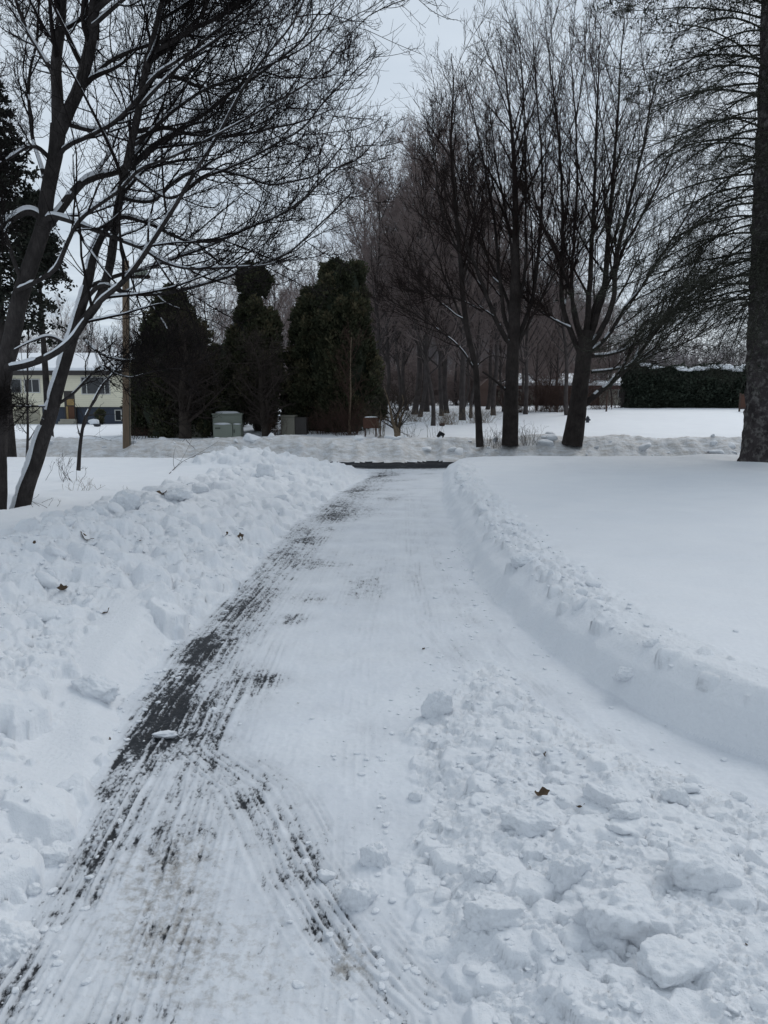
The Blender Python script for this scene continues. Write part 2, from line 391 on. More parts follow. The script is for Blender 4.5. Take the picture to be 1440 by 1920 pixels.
# farther bank beyond the road: lumpy, plowed
FB = sstep(.1, .5, KFAR) * sstep(30.5, 28.2, GY) * (GY > 25)
H = H + FB * (.10 * fbm(GX * .45, GY * .9, 3, 91) + .035 * fbm(GX * 3.1, GY * 2.2, 4, 95) * (1 + .8 * perlin(GX * .3, GY * .3, 7)))
# slight drifts on the lawns
LAWN = near * (1 - ROUGH) * ((DL > 2) | (TR > 1))
H = H + LAWN * (.010 * fbm(GX * 1.1 + .4 * GY, GY * 3.2, 3, 99) + .022 * np.maximum(fbm(GX * .7 + .5 * GY, GY * 1.3, 2, 98), 0) * sstep(6, 1.5, TR) + .0018 * n_fine)
for px_, py_, Y_, dep_, rad_ in ((-12, 960, 9.6, .09, .38), (36, 955, 9.9, .08, .32), (1436, 868, 18.6, .16, .85), (1075, 822, 27.6, .10, .6), (957, 824, 27.4, .10, .5), (899, 826, 27.2, .08, .35), (147, 882, 11.6, .04, .2)):
    q_ = at(px_, py_, Y_); d_ = ((GX - q_[0])**2 + (GY - q_[1])**2) / rad_**2; H = H - dep_ * np.exp(-d_) + .35 * dep_ * np.exp(-(np.sqrt(d_) - 1.7)**2 / .2)
# broken chunks pressed into the heaps (each a small faceted lump of the surface)
def splat(cx, cy, r, rng, hs):
    i0, i1 = np.searchsorted(YR, [cy - r * 1.3, cy + r * 1.3]); u = cx / wY(np.array(cy)); du = r * 1.3 / wY(np.array(cy))
    j0, j1 = np.searchsorted(UC, [u - du, u + du])
    if i1 - i0 < 2 or j1 - j0 < 2 or i0 < 1: return
    sl = (slice(i0, i1), slice(j0, j1)); x = GX[sl] - cx; y = GY[sl] - cy
    zc = H0[(i0 + i1) // 2, (j0 + j1) // 2] + hs * r * (rng.random() * .5 - .35)
    k = rng.integers(5, 9); a = np.sort(rng.random(k) * .6 + np.arange(k)) * 2 * PI / k
    h = hs * r * (.75 + rng.normal(0, .33) * x / r + rng.normal(0, .33) * y / r)
    for aa in a:
        d = r * (.7 + .35 * rng.random()); sl_ = 1.0 + 1.1 * rng.random()
        hk = sl_ * (d - (np.cos(aa) * x + np.sin(aa) * y)); h = np.minimum(h, hk) - .0
    h = h + r * .07 * perlin((x + cx) / r * 2.5, (y + cy) / r * 2.5, 5)
    H[sl] = np.where(h > 0, np.maximum(H[sl], zc + h), H[sl])
def sprinkle(n, xr, yr, mask, rmin, rmax, seed, hs=.75, pw=2.2, ypow=1.):
    rng = np.random.default_rng(seed); c = 0
    while c < n:
        y = yr[0] + (yr[1] - yr[0]) * rng.random()**ypow; x = xr[0] + (xr[1] - xr[0]) * rng.random()
        i = np.searchsorted(YR, y); j = np.searchsorted(UC, x / float(wY(np.array(y))))
        c += 1
        if j <= 0 or j >= len(UC) or mask[i, j] < rng.random(): continue
        r = rmin + (rmax - rmin) * rng.random()**pw
        splat(x, y, r * (1 if y < 8 else 1.25), rng, hs)
sprinkle(5200, (-4.2, -.9), (1.0, 19.5), LBANK, .030, .19, 1, .70, 2.6, 1.35)
sprinkle(7000, (-3.6, -1.0), (1.0, 9), LBANK, .014, .065, 2, .85, 2.0, 1.2)
sprinkle(6000, (-3.4, -1.0), (1.0, 6.5), LBANK, .010, .045, 12, .95, 1.7, 1.1)
sprinkle(3400, (.5, 3.0), (3.2, 19), RBANK, .016, .085, 3, .65, 2.4, 1.3)
sprinkle(2600, (-.1, 3.4), (1.0, 5.8), PILE, .014, .09, 4, .36, 2.4)
sprinkle(1800, (-.1, 3.4), (1.0, 5.8), PILE, .007, .026, 5, .70, 1.7)
CR = near * (DL < 0) * (DR < 0) * (GX > .25) * sstep(4.5, 5.5, GY) * sstep(19, 15, GY) * (fbm(GX * 2.5, GY * 1.2, 3, 5) > .0) * .6
sprinkle(1500, (.2, .95), (4.5, 18), CR, .008, .028, 6, .8, 1.5)
# tyre prints in the packed snow
TI = (DL < 0) & (DR < 0) & (GY < 19.5) & (GY > .8)
def track(pts, off, w, d, seed, lug=.045):
    c = ip(GY, pts); q = GX - c - off
    m = np.exp(-(np.abs(q) / w)**6) * TI * sstep(pts[0][0], pts[0][0] + .3, GY) * sstep(pts[-1][0], pts[-1][0] - 1.2, GY)
    rid = np.cos(q * 2 * PI / (w * .44)); lg = np.sign(np.sin(GY * 2 * PI / lug + 2.5 * np.sin(q * 60)) + .15)
    brk = sstep(-.35, .35, fbm(GX * 9, GY * 3, 3, seed))
    e = m * brk * (.8 * np.maximum(rid, 0)**2 + .40 * (lg > 0) * (rid < .3) * (.5 + .5 * np.clip(n_fine, -1, 1)))
    return e * d - m * d * .35, m, e, m * brk - np.minimum(e, m * brk)
tA = [(.9, -1.02), (2.2, -1.03), (3.2, -1.08), (5, -1.08), (8, -.93), (13, -.72), (19, .0)]
tB = [(.9, .22), (1.8, .08), (2.05, -.10), (2.41, -.28), (3.0, -.52), (3.35, -.82), (3.8, -1.0)]
tC = [(.9, -.62), (2.4, -.72), (3.4, -.86), (5.2, -.98), (9, -.75), (14, -.5)]
tD = [(2.6, 1.25), (3.2, .95), (4.2, .55), (5.4, .30), (7, .28), (10, .35), (15, .5)]
tE = [(3.0, 1.45), (3.6, 1.0), (4.6, .78), (6, .58), (9, .55), (14, .7)]
tw = 0; RIDGE = 0; GROOVE = 0
for pts, offs, w, d, sd in ((tA, (0, .0), .11, .009, 1), (tB, (0,), .10, .008, 2), (tB, (.17,), .06, .007, 3), (tC, (0,), .09, .009, 4), (tA, (.36,), .07, .006, 8), (tD, (0,), .09, .010, 5), (tE, (0,), .08, .010, 6), (tA, (.95,), .10, .005, 7)):
    for o in offs:
        dz, m, e_, g_ = track(pts, o, w, d, sd); H = H + dz; tw = np.maximum(tw, m); RIDGE = np.maximum(RIDGE, e_ * d / .009); GROOVE = np.maximum(GROOVE, g_ * d / .009)
PK = near * (DL < 0) * (DR < 0) * (1 - PILE)
H = H + PK * (.0022 * n_fine + .004 * fbm(GX * 9, GY * 6, 3, 77))
# where asphalt shows through / where grit lies
def blob(px, py, rx, ry, s):
    p = px2(px, py); return s * np.exp(-(((GX - p[0]) / rx)**2 + ((GY - p[1]) / ry)**2))
sx = ip(GY, [(1.5, -1.1), (2.6, -1.18), (3.03, -1.20), (3.4, -1.15), (3.9, -1.16), (4.75, -1.22), (5.3, -1.20), (6.6, -1.13), (8, -1.03), (10.2, -.95), (12.4, -.75), (16, -.35), (19, .1)])
ss = ip(GY, [(1.7, 0), (2.2, .16), (2.5, .36), (2.8, .62), (3.3, .98), (3.9, 1.0), (4.9, .95), (5.5, .66), (6.2, .55), (8, .58), (10, .54), (12.5, .55), (16, .46), (19.4, .46)])
sw = ip(GY, [(1.7, .10), (2.7, .14), (3.4, .17), (4.5, .15), (6, .24), (9, .34), (13, .38), (19, .5)])
pat = 1 + .55 * fbm(GX * 1.6, GY * 1.1, 3, 123) * sstep(4, 6, GY) + .25 * fbm(GX * 6, GY * 3, 3, 124)
BARE = ss * np.exp(-np.abs((GX - sx) / sw)**2.2) * pat
BARE = BARE + .30 * np.exp(-np.abs((GX - sx - .25) / .22)**2) * sstep(2.0, 2.8, GY) * sstep(7, 5, GY)
BARE = BARE + blob(492, 1270, .13, .16, .72) + blob(555, 1158, .12, .14, .72) + blob(600, 1058, .30, .35, .50) + blob(580, 1120, .2, .2, .46) + blob(690, 1100, .2, .5, .36) + blob(640, 965, .35, .6, .45) + blob(735, 935, .22, .5, .5) + blob(690, 955, .3, .5, .35)
cB = ip(GY, tB); BARE = BARE + ip(GY, [(1.0, .1), (1.8, .16), (2.2, .27), (2.5, .35), (3.1, .30), (3.5, .32), (3.9, .15)]) * np.exp(-np.abs((GX - cB + .01) / .17)**2.4) * (GY < 4) * (1 + .7 * fbm(GX * 5, GY * 4, 3, 44))
BARE = BARE + .24 * np.exp(-np.abs((GX + 1.05) / .13)**2.2) * sstep(2.9, 2.3, GY) * sstep(1.2, 1.8, GY) * (1 + .5 * fbm(GX * 5, GY * 3, 3, 45))
BARE = BARE + .25 * np.exp(-((GX + .62) / .38)**2) * sstep(3.3, 2.5, GY) * (1 + .5 * fbm(GX * 4, GY * 3, 3, 46))
for yy, s_ in ((19.2, .55), (18.0, .5), (16.6, .35), (14.6, .35)): BARE = BARE + s_ * np.exp(-((GY - yy - .35 * GX) / .22)**2) * sstep(-.5, .6, fbm(GX * 1.3, GY * .6, 2, int(yy * 7)))
BARE = BARE + .9 * sstep(19.75, 20.1, GY)
BARE = BARE + .16 * fbm(GX * 2.2, GY * 2.4, 3, 47) + .05 + .12 * np.exp(-((GX - .1) / .8)**2) * sstep(4.5, 7, GY)
STA = perlin((GX - ip(GY, tA)) * 42, GY * .9, 141) + .7 * perlin((GX - ip(GY, tA)) * 95, GY * 2.2, 142); STB = perlin((GX - ip(GY, tB)) * 42, GY * 1.3, 143) + .7 * perlin((GX - ip(GY, tB)) * 95, GY * 2.6, 144)
wB = sstep(.30, .12, np.abs(GX - ip(GY, tB))) * sstep(3.6, 3.2, GY); ST = STA * (1 - wB) + STB * wB
BARE = BARE + ST * (.03 + .30 * sstep(.1, .5, BARE)) * np.clip(1.3 - GY / 14, .4, 1) - .12 * sstep(.3, .8, BARE) + .22 * fbm(GX * 16, GY * 11, 3, 147) * sstep(.12, .4, BARE)
STD = perlin((GX - ip(GY, tD)) * 40, GY * .8, 145); BARE = BARE + .22 * np.maximum(STD, 0) * np.exp(-((GX - ip(GY, tD)) / .28)**2) * sstep(2.8, 3.5, GY) * sstep(11, 8, GY)
STM = np.clip(np.exp(-((GX - ip(GY, tA) - .15) / .38)**2) + np.exp(-((GX - ip(GY, tB)) / .25)**2) * (GY < 3.6) + .4 * np.exp(-((GX - ip(GY, tD)) / .25)**2) * (GY > 3), 0, 1) * sstep(-.5, .3, fbm(GX * 2, GY * 1.4, 3, 146))
H = H - .004 * ST * TI * (GY < 9) * STM
BARE = np.clip(BARE, 0, 1.1) * (1 - .9 * PILE) * sstep(-.008, -.07, DL)
BARE = BARE * (1 - .55 * np.clip(RIDGE, 0, 1)) + .10 * np.clip(GROOVE, 0, 1) * (BARE > .12)
BARE = np.clip(BARE, 0, 1.1) + .10 * GROOVE
DIRT = np.clip(blob(310, 1630, .22, .30, .8) + blob(330, 1780, .3, .25, .55) + blob(660, 1800, .07, .12, .75) + blob(480, 1880, .3, .3, .35) + .4 * BARE * (GY < 3.2) + blob(1100, 1525, .10, .05, .7), 0, 1)
H = H - .010 * np.clip(BARE, 0, 1) * TI
NR, NC = GX.shape
def ground(x, y):
    i = int(np.clip(np.searchsorted(YR, y) - 1, 0, NR - 2)); ty = (y - YR[i]) / (YR[i + 1] - YR[i])
    z = []
    for k in (i, i + 1):
        u = x / float(wY(YR[k])); j = int(np.clip(np.searchsorted(UC, u) - 1, 0, NC - 2)); tx = np.clip((u - UC[j]) / (UC[j + 1] - UC[j]), 0, 1)
        z.append(H[k, j] * (1 - tx) + H[k, j + 1] * tx)
    return float(z[0] * (1 - ty) + z[1] * ty)
def hit(px, py):
    d = ray(px, py); o = np.array([0, 0, CH]); t = .8
    while t < 400:
        p = o + d * t
        if p[2] < ground(p[0], p[1]): return p
        t *= 1.004
    return p
idx = np.arange(NR * NC).reshape(NR, NC)
Q = np.stack([idx[:-1, :-1], idx[:-1, 1:], idx[1:, 1:], idx[1:, :-1]], -1)
qc = lambda A: A[:-1, :-1]
yq, dlq, drq, trq = qc(GY), qc(DL), qc(DR), qc(TR)
reg = np.zeros(yq.shape, int)                                   # 0 drive
reg[(dlq > 0)] = 1; reg[(dlq > 2.35) & (qc(MOUND) < .25)] = 2   # left bank, left lawn
reg[(drq > 0) & (trq <= 1.9)] = 3; reg[(trq > 1.9)] = 4
reg[(qc(PILE) > .5) & (dlq < 0) & (drq < 0)] = 5
reg[yq > 20.25] = 6; reg[(yq > 25) & (qc(KFAR) > .04)] = 7; reg[yq > 29.6] = 8
VV = np.stack([GX, GY, H], -1).reshape(-1, 3)
def sub(name, k, mat, label, attrs=False):
    f = Q[reg == k]; used = np.zeros(NR * NC, bool); used[f.ravel()] = True; mp = np.cumsum(used) - 1
    at_ = {'bare': BARE.ravel()[used], 'dirt': DIRT.ravel()[used]} if attrs else None
    o = obj(name, mesh(name, VV[used], mp[f], mat, True, at_)); return tag(o, label, None, None, 'structure')
sub('driveway', 0, M_drive, 'plowed driveway with packed snow, tyre tracks and bare dark asphalt patches', True)
sub('left_snow_bank', 1, M_rub, 'wide lumpy plowed snow bank along the left side of the driveway')
sub('left_lawn', 2, M_snow, 'smooth snow-covered lawn behind the left bank')
sub('right_snow_bank', 3, M_rub, 'cut snow edge with crumbled top along the right side of the driveway')
sub('right_lawn', 4, M_snow, 'smooth untouched snow on the right-hand lawn')
sub('snow_pile', 5, M_rub, 'low heap of broken snow in the right foreground')
sub('road', 6, M_road, 'strip of wet dark road crossing the end of the driveway')
sub('road_snow_bank', 7, M_dirty, 'dirty plowed snow bank along the far side of the road')
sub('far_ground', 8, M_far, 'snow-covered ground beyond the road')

# ------------------------------------------------------------------ loose snow chunks
import bmesh
_bm = {}
def ico(n):
    if n not in _bm:
        b = bmesh.new(); bmesh.ops.create_icosphere(b, subdivisions=n, radius=1); b.verts.ensure_lookup_table(); b.verts.index_update()
        _bm[n] = (np.array([v.co[:] for v in b.verts]), np.array([[v.index for v in f.verts] for f in b.faces])); b.free()
    return _bm[n]
def chunk_verts(seed, size, n=4, facets=9, rough=.06, rnd=.35):
    rng = np.random.default_rng(seed); V, Fc = ico(n); V = norm(V)
    a = norm(rng.normal(size=(facets, 3))); a = np.vstack([a, [[0, 0, 1], [0, 0, -1]]]); d = np.concatenate([.62 + .38 * rng.random(facets), [.7, .7]])
    dots = V @ a.T; rr = np.where(dots > .05, d / np.maximum(dots, .05), 9).min(1); rr = np.minimum(rr, 1.15)
    rr = rr * (1 - rnd) + rnd * .85
    V2 = V * rr[:, None]; V2 = V2 * (1 + rough * 1.5 * fbm3(V * 2.6 + seed, 3, seed)[:, None] + rough * .55 * fbm3(V * 9 + 3, 3, seed + 9)[:, None])
    return V2 * np.array(size), Fc
def chunk(px, py, wpx, hpx, seed, label, group=None, rot=None, sink=.25, depth=1., facets=9, rnd=.3, name='snow_chunk', n=4, mat=None):
    p = hit(px, py + hpx * .35); m = mpp(p[1]); w = wpx * m / 2 * (.9 if wpx > 100 else 1); h = hpx * m / 2 * (.9 if wpx > 100 else 1)
    V, Fc = chunk_verts(seed, (w * 1.1, w * depth, h * 1.15), 5 if wpx > 45 else 4, facets, .11, rnd * .6)
    o = obj(name, mesh(name, V, Fc, mat or M_rub, True)); o.location = (p[0], p[1] + w * depth * .3, p[2] + h * (1 - sink * (3.3 if py > 1400 and wpx > 60 else 2.3)))
    rng = np.random.default_rng(seed); o.rotation_euler = rot if rot is not None else (rng.normal(0, .2), rng.normal(0, .2), rng.random() * .8 - .4)
    return tag(o, label, 'snow chunk', group)
CH_ = [(1320, 1605, 175, 120, 11, 'largest pale slab of snow at the right edge of the foreground heap', (.25, .15, .2), .7, 8, .15),
       (1138, 1490, 78, 62, 12, 'rounded snow block beside the patch of bare grit on the right heap', None, .8, 9, .35),
       (1008, 1535, 118, 62, 13, 'long low snow slab lying below the curled brown leaf', (.1, .05, -.15), .6, 9, .3),
       (1068, 1625, 80, 95, 14, 'upright angular snow block with a dark speck on its face', (.2, .1, .3), .7, 7, .12),
       (938, 1700, 118, 72, 15, 'flat-topped snow block with a ragged lower edge in the right foreground', (-.1, .05, .1), .7, 7, .12),
       (1165, 1690, 165, 125, 16, 'big wedge of snow tipped on edge below the largest slab', (.35, .25, .5), .8, 7, .12),
       (905, 1628, 62, 55, 17, 'round hollowed snow ball left of the upright angular block', None, .9, 12, .5),
       (706, 1600, 54, 58, 18, 'smooth round snow lump at the left edge of the right heap', None, .9, 12, .5),
       (671, 1672, 72, 80, 19, 'egg-shaped snow chunk alone on the packed driveway', (.1, .5, .35), .8, 14, .5),
       (612, 1642, 34, 27, 20, 'small snow nugget just left of the egg-shaped chunk', None, .9, 10, .4),
       (823, 1315, 50, 66, 21, 'tall rounded snow lump at the far tip of the right heap', None, .9, 11, .4),
       (1265, 1490, 46, 44, 22, 'fist-sized snow lump right of the rounded block on the right heap', None, .9, 9, .3),
       (1180, 1520, 62, 34, 25, 'flat pale snow flake lying right of the bare grit patch', (.1, .1, .1), .7, 8, .3),
       (781, 1492, 28, 27, 26, 'single small snow ball on the left fringe of the right heap', None, .9, 12, .5),
       (1262, 1800, 170, 80, 27, 'broad low snow slab at the lower right corner', (.1, -.1, .2), .7, 8, .2),
       (97, 1604, 56, 42, 28, 'bright clean snow chunk at the foot of the left bank', (.1, .15, .3), .9, 8, .25),
       (58, 1665, 34, 30, 29, 'small snow ball below the bright chunk on the left', None, .9, 11, .4),
       (15, 1755, 110, 100, 30, 'large snow lump cut by the left edge near the bottom', None, .9, 9, .35),
       (308, 1376, 40, 15, 31, 'thin snow sliver lying on the bare asphalt stripe', (0, .1, .35), .5, 8, .3),
       (500, 880, 30, 34, 32, 'grey upright snow block on the left bank near the road', (.1, .1, .2), .8, 7, .1),
       (985, 1046, 48, 28, 33, 'rounded snow lump perched on the crest of the right bank', None, .9, 11, .4),
       (1222, 1203, 30, 20, 34, 'lone snow crumb on the smooth lawn beyond the right bank', None, .9, 11, .4),
       (1175, 1262, 46, 30, 35, 'snow lump balanced on the near crest of the right bank', None, .9, 9, .3),
       (330, 925, 46, 30, 36, 'pale snow block on the crest of the left bank beside a dark leaf', None, .9, 8, .2),
       (232, 940, 60, 55, 37, 'tallest blocky snow lump at the peak of the left bank', None, .9, 7, .15),
       (375, 915, 34, 24, 38, 'snow block right of the peak along the left bank crest', None, .9, 8, .2),
       (180, 1285, 90, 40, 39, 'long snow slab lying beside the tyre lane in the left bank', (0, .2, -.4), .6, 8, .2)]
for a in CH_: chunk(a[0], a[1], a[2], a[3], a[4], a[5], None, a[6], .25, a[7], a[8], a[9])
protos = [mesh('snow_chunk', *chunk_verts(100 + k, (1, .8 + .3 * (k % 2), .72), 3, 9, .07, .15 + .05 * (k % 4)), M_rub, True) for k in range(10)]
def scatter(n, mask, xr, yr, r0, r1, label, group, seed, ypow=1.3):
    rng = np.random.default_rng(seed); c = 0
    while c < n:
        y = yr[0] + (yr[1] - yr[0]) * rng.random()**ypow; x = xr[0] + (xr[1] - xr[0]) * rng.random()
        i = np.searchsorted(YR, y); j = np.searchsorted(UC, x / float(wY(np.array(y))))
        if mask[i, j] < .6 or abs(x) > .55 * y + .3: continue
        r = r0 + (r1 - r0) * rng.random()**2.2; o = obj('snow_chunk', protos[rng.integers(10)]); o.scale = (r * (.8 + .5 * rng.random()), r, r * (.7 + .3 * rng.random()))
        o.location = (x, y, ground(x, y) - r * .10); o.rotation_euler = (rng.normal(0, .5), rng.normal(0, .5), rng.random() * 6.3)
        tag(o, label, 'snow chunk', group); c += 1
scatter(90, LBANK, (-4, -1), (1.6, 15), .035, .12, 'broken snow lump among many on the left plowed bank', 'snow lumps on the left bank', 1)
scatter(70, RBANK, (.7, 2.4), (4.4, 16), .025, .07, 'crumbled snow lump along the top of the right bank', 'snow lumps on the right bank', 2)
scatter(80, PILE, (0, 2.4), (1.5, 4.6), .012, .045, 'loose snow lump scattered over the right foreground heap', 'snow lumps on the right heap', 3)
scatter(75, FB, (-15, 15), (26.8, 28.8), .07, .30, 'frozen snow lump on the dirty plowed bank across the road', 'snow lumps on the road bank', 4, 1.)
def crumbs(n, seed):
    rng = np.random.default_rng(seed); pr = [chunk_verts(700 + k, (1, .85, .65), 2, 7, .05, .12) for k in range(10)]; mb = MB(); c = 0
    while c < n:
        y = 1.5 + 7 * rng.random()**1.6; x = -3.2 + 6 * rng.random()
        i = np.searchsorted(YR, y); j = np.searchsorted(UC, x / float(wY(np.array(y))))
        e = max(ROUGH[i, j], sstep(-.35, 0, DL[i, j]) * .8 * (DL[i, j] < 0), .7 * sstep(.55, 0, XB_(y) - x) * (x < XB_(y)), .25 * sstep(-.6, 0, DR[i, j]) * (DR[i, j] < 0), .006)
        if abs(x) > .6 * y + .3 or rng.random() > e: continue
        r = .003 + .011 * rng.random()**2.5 * (1 + y / 8)
        V0, F0 = pr[rng.integers(10)]; a = rng.random() * 6.28; ca, sa = math.cos(a), math.sin(a); mb.add((V0 * r * np.array([.8 + .5 * rng.random(), 1, .8])) @ np.array([[ca, sa, 0], [-sa, ca, 0], [0, 0, 1]]) + [x, y, ground(x, y) + r * .2], F0); c += 1
    return mb
XB_ = lambda y: float(sm(y, XBp))
tag(crumbs(3600, 5).build('snow_crumbs', M_rub, smooth=False), 'fine crumbs of snow strewn along the banks and heap', 'snow crumbs', None, 'stuff')

# dead leaves and grit
LV = [(1015, 1490, 24, 'large curled brown leaf standing on the right heap'), (1022, 1418, 16, 'small brown leaf scrap above the large curled leaf'), (1075, 1628, 9, 'tiny dark speck of bark on the upright snow block'),
      (335, 1008, 0, ''), (305, 928, 18, 'dark leaf scrap on the crest of the left bank'), (160, 1012, 22, 'dark wet leaf lying across the left bank'), (62, 1022, 12, 'small dark leaf near the left end of the bank crest'),
      (425, 1005, 14, 'small leaf midway down the left bank'), (452, 1010, 16, 'narrow upright leaf beside the driveway edge of the left bank'), (265, 1015, 10, 'leaf fragment right of the dark wet leaf'),
      (118, 1108, 26, 'bent dead twig scrap in the hollow of the left bank'), (200, 1150, 14, 'leaf bits beside the tyre lane'), (43, 1478, 10, 'tiny brown leaf at the left edge of the bank'), (208, 1388, 10, 'leaf stalk at the foot of the left bank'),
      (795, 1218, 8, 'tiny brown pebble on the packed driveway'), (1400, 1772, 8, 'small dark crumb at the far right corner'), (560, 1320, 6, 'dark grit speck in mid driveway'), (1090, 1515, 14, 'grey-green lichen scrap in the bare grit patch')]
for k, (px, py, s_, lab) in enumerate(LV):
    if not s_: continue
    p = hit(px, py); r = 1.35 * s_ * mpp(p[1]) / 2; rng = np.random.default_rng(k)
    u = np.linspace(-1, 1, 9); v = np.linspace(-1, 1, 5); U, Vv = np.meshgrid(u, v); wd = np.sqrt(np.clip(1 - U**2, .02, 1)) * (.55 + .25 * np.sin(5 * U))
    P = np.stack([U * r, Vv * wd * r * .8, r * (.5 * U**2 + .55 * (Vv * wd)**2 + .1 * np.sin(4 * U + k))], -1).reshape(-1, 3)
    ii = np.arange(45).reshape(5, 9); fq = np.stack([ii[:-1, :-1], ii[:-1, 1:], ii[1:, 1:], ii[1:, :-1]], -1).reshape(-1, 4)
    o = obj('dead_leaf', mesh('dead_leaf', P, fq, M_leaf)); o.location = (p[0], p[1], p[2] + r * .15); o.rotation_euler = (rng.normal(.5, .4), rng.normal(0, .4), rng.random() * 6)
    tag(o, lab, 'leaf')

# ------------------------------------------------------------------ bare trees
def grow(rng, P, R, m, t0=.2, t1=1., ang=45, asd=10, ratio=.5, rsd=.15, tap=.55, n=6, up=.25, wig=.12, rr=.55, rmin=.004, Lmin=.0, Lmax=99, keep=1., plane=None):
    N, npar = P.shape[:2]; seg = np.linalg.norm(np.diff(P, axis=1), axis=2); plen = seg.sum(1); T = tangents(P)
    t = t0 + (t1 - t0) * ((np.arange(m)[None] + rng.random((N, m))) / m); fi = t * (npar - 1); i = np.minimum(fi.astype(int), npar - 2); f = (fi - i)[..., None]
    ar = np.arange(N)[:, None]; p0 = P[ar, i] * (1 - f) + P[ar, i + 1] * f; tg = norm(T[ar, i] * (1 - f) + T[ar, i + 1] * f); r0 = R[ar, i] * (1 - f[..., 0]) + R[ar, i + 1] * f[..., 0]
    L = plen[:, None] * ratio * (1 - tap * t) * np.exp(rng.normal(0, rsd, (N, m)))
    L = np.clip(L, Lmin, Lmax)
    az = (rng.random((N, 1)) * 6.28 + np.arange(m)[None] * 2.4 + rng.normal(0, .6, (N, m)))
    if plane is not None: az = np.where(np.arange(m)[None] % 2 == 0, plane, plane + PI) + rng.normal(0, .5, (N, m))
    ref = np.array([0, 0, 1.]) + .001; s_ = norm(np.cross(tg, ref)); b = np.cross(s_, tg)
    a = np.radians(rng.normal(ang, asd, (N, m)))[..., None]
    d = norm(tg * np.cos(a) + (s_ * np.cos(az)[..., None] + b * np.sin(az)[..., None]) * np.sin(a))
    k = rng.random((N, m)) < keep
    p0, d, L, r0 = p0[k], d[k], L[k], r0[k]
    out = np.zeros((len(p0), n, 3)); out[:, 0] = p0; ds = (L / (n - 1))[:, None]; g = np.zeros_like(d); g[:, 2] = 1
    for q in range(1, n):
        out[:, q] = out[:, q - 1] + d * ds; d = norm(d + g * up / n * 2 + rng.normal(0, wig, d.shape))
    rs = np.maximum(np.minimum(rr * r0, .75 * r0), rmin); tt = np.linspace(0, 1, n)[None]
    Rr = rs[:, None] * (1 - tt) + rmin * .75 * tt
    return out, Rr
def snow_caps(groups, rng, rmin=.012, thick=1.0, cover=.35, hmin=.35, far=1.):
    """thin ridges of snow resting along the tops of the thicker branches"""
    mb = MB(); any_ = False
    for P, R in groups:
        keep = R[:, 0] > rmin; P, R = P[keep], R[keep]
        if not len(P): continue
        N, n = R.shape
        if n < 14:
            ti = np.linspace(0, n - 1, n * 2); i = np.minimum(ti.astype(int), n - 2); f = (ti - i)
            P = P[:, i] * (1 - f)[None, :, None] + P[:, i + 1] * f[None, :, None]; R = R[:, i] * (1 - f) + R[:, i + 1] * f; n = len(ti)
        T = tangents(P); z = np.array([0, 0, 1.]); u = z - T[..., 2:3] * T; hor = np.linalg.norm(u, axis=-1); u = norm(u); s_ = np.cross(T, u)
        L = np.cumsum(np.concatenate([np.zeros((N, 1)), np.linalg.norm(np.diff(P, axis=1), axis=2)], 1), 1) + rng.random((N, 1)) * 50
        nz = perlin(L * 2.2, np.arange(N)[:, None] * 3.7 + 0 * L, 3) * .6 + perlin(L * 9, np.arange(N)[:, None] * 5.1 + 0 * L, 4) * .35
        a_ = sstep(hmin, hmin + .35, hor) * sstep(rmin * .8, rmin * 1.6, R) * sstep(-cover - .12, -cover + .28, nz + .0)
        a_[:, 0] *= .0; a_[:, -1] = 0
        th = thick * (.006 + .50 * np.minimum(R, .05)) * (1 + .5 * nz)
        ang = np.radians([-72, -42, -14, 14, 42, 72]); k = len(ang)
        prof = np.cos(ang * 1.18)
        rad = np.where(a_[..., None] > .02, R[..., None] * 1.0 + a_[..., None] * th[..., None] * np.maximum(prof, 0) + .001, R[..., None] * .7)
        V = P[:, :, None, :] + rad[..., None] * (np.cos(ang)[None, None, :, None] * u[:, :, None, :] + np.sin(ang)[None, None, :, None] * s_[:, :, None, :])
        base_ = (np.arange(N) * n * k)[:, None, None]; i = np.arange(n - 1)[None, :, None] * k; j = np.arange(k - 1)[None, None, :]
        Fq = np.stack(np.broadcast_arrays(base_ + i + j, base_ + i + j + 1, base_ + i + k + j + 1, base_ + i + k + j), -1)
        vis = (np.maximum(a_[:, :-1], a_[:, 1:]) > .02)[:, :, None] & np.ones((1, 1, k - 1), bool)
        if vis.any(): mb.add(V.reshape(-1, 3), Fq[vis]); any_ = True
    return mb if any_ else None
LS = 1.
def limb(pts, Y0, Y1, d0, d1, n=30, wig=.012, seed=0, ycurve=None):
    """a limb given along its course, tapering"""
    rng = np.random.default_rng(seed); t = np.linspace(0, 1, len(pts)); Ys = Y0 + (Y1 - Y0) * t
    if ycurve is not None: Ys = Ys + ycurve * np.sin(t * PI)
    p = np.array([at(a, b, y) for (a, b), y in zip(pts, Ys)]); P = spline(p, n)
    L = np.linalg.norm(np.diff(P, axis=0), axis=1).sum(); s_ = np.linspace(0, L, n)
    for ax in range(3): P[1:, ax] += wig * perlin(s_ * 1.7 + seed * 7.7 + ax * 31, s_ * 0 + ax, seed)[1:] * (L > .5)
    r = (d0 + (d1 - d0) * np.linspace(0, 1, n)**.7) / 2 * mpp((Y0 + Y1) / 2) * LS; return P, r
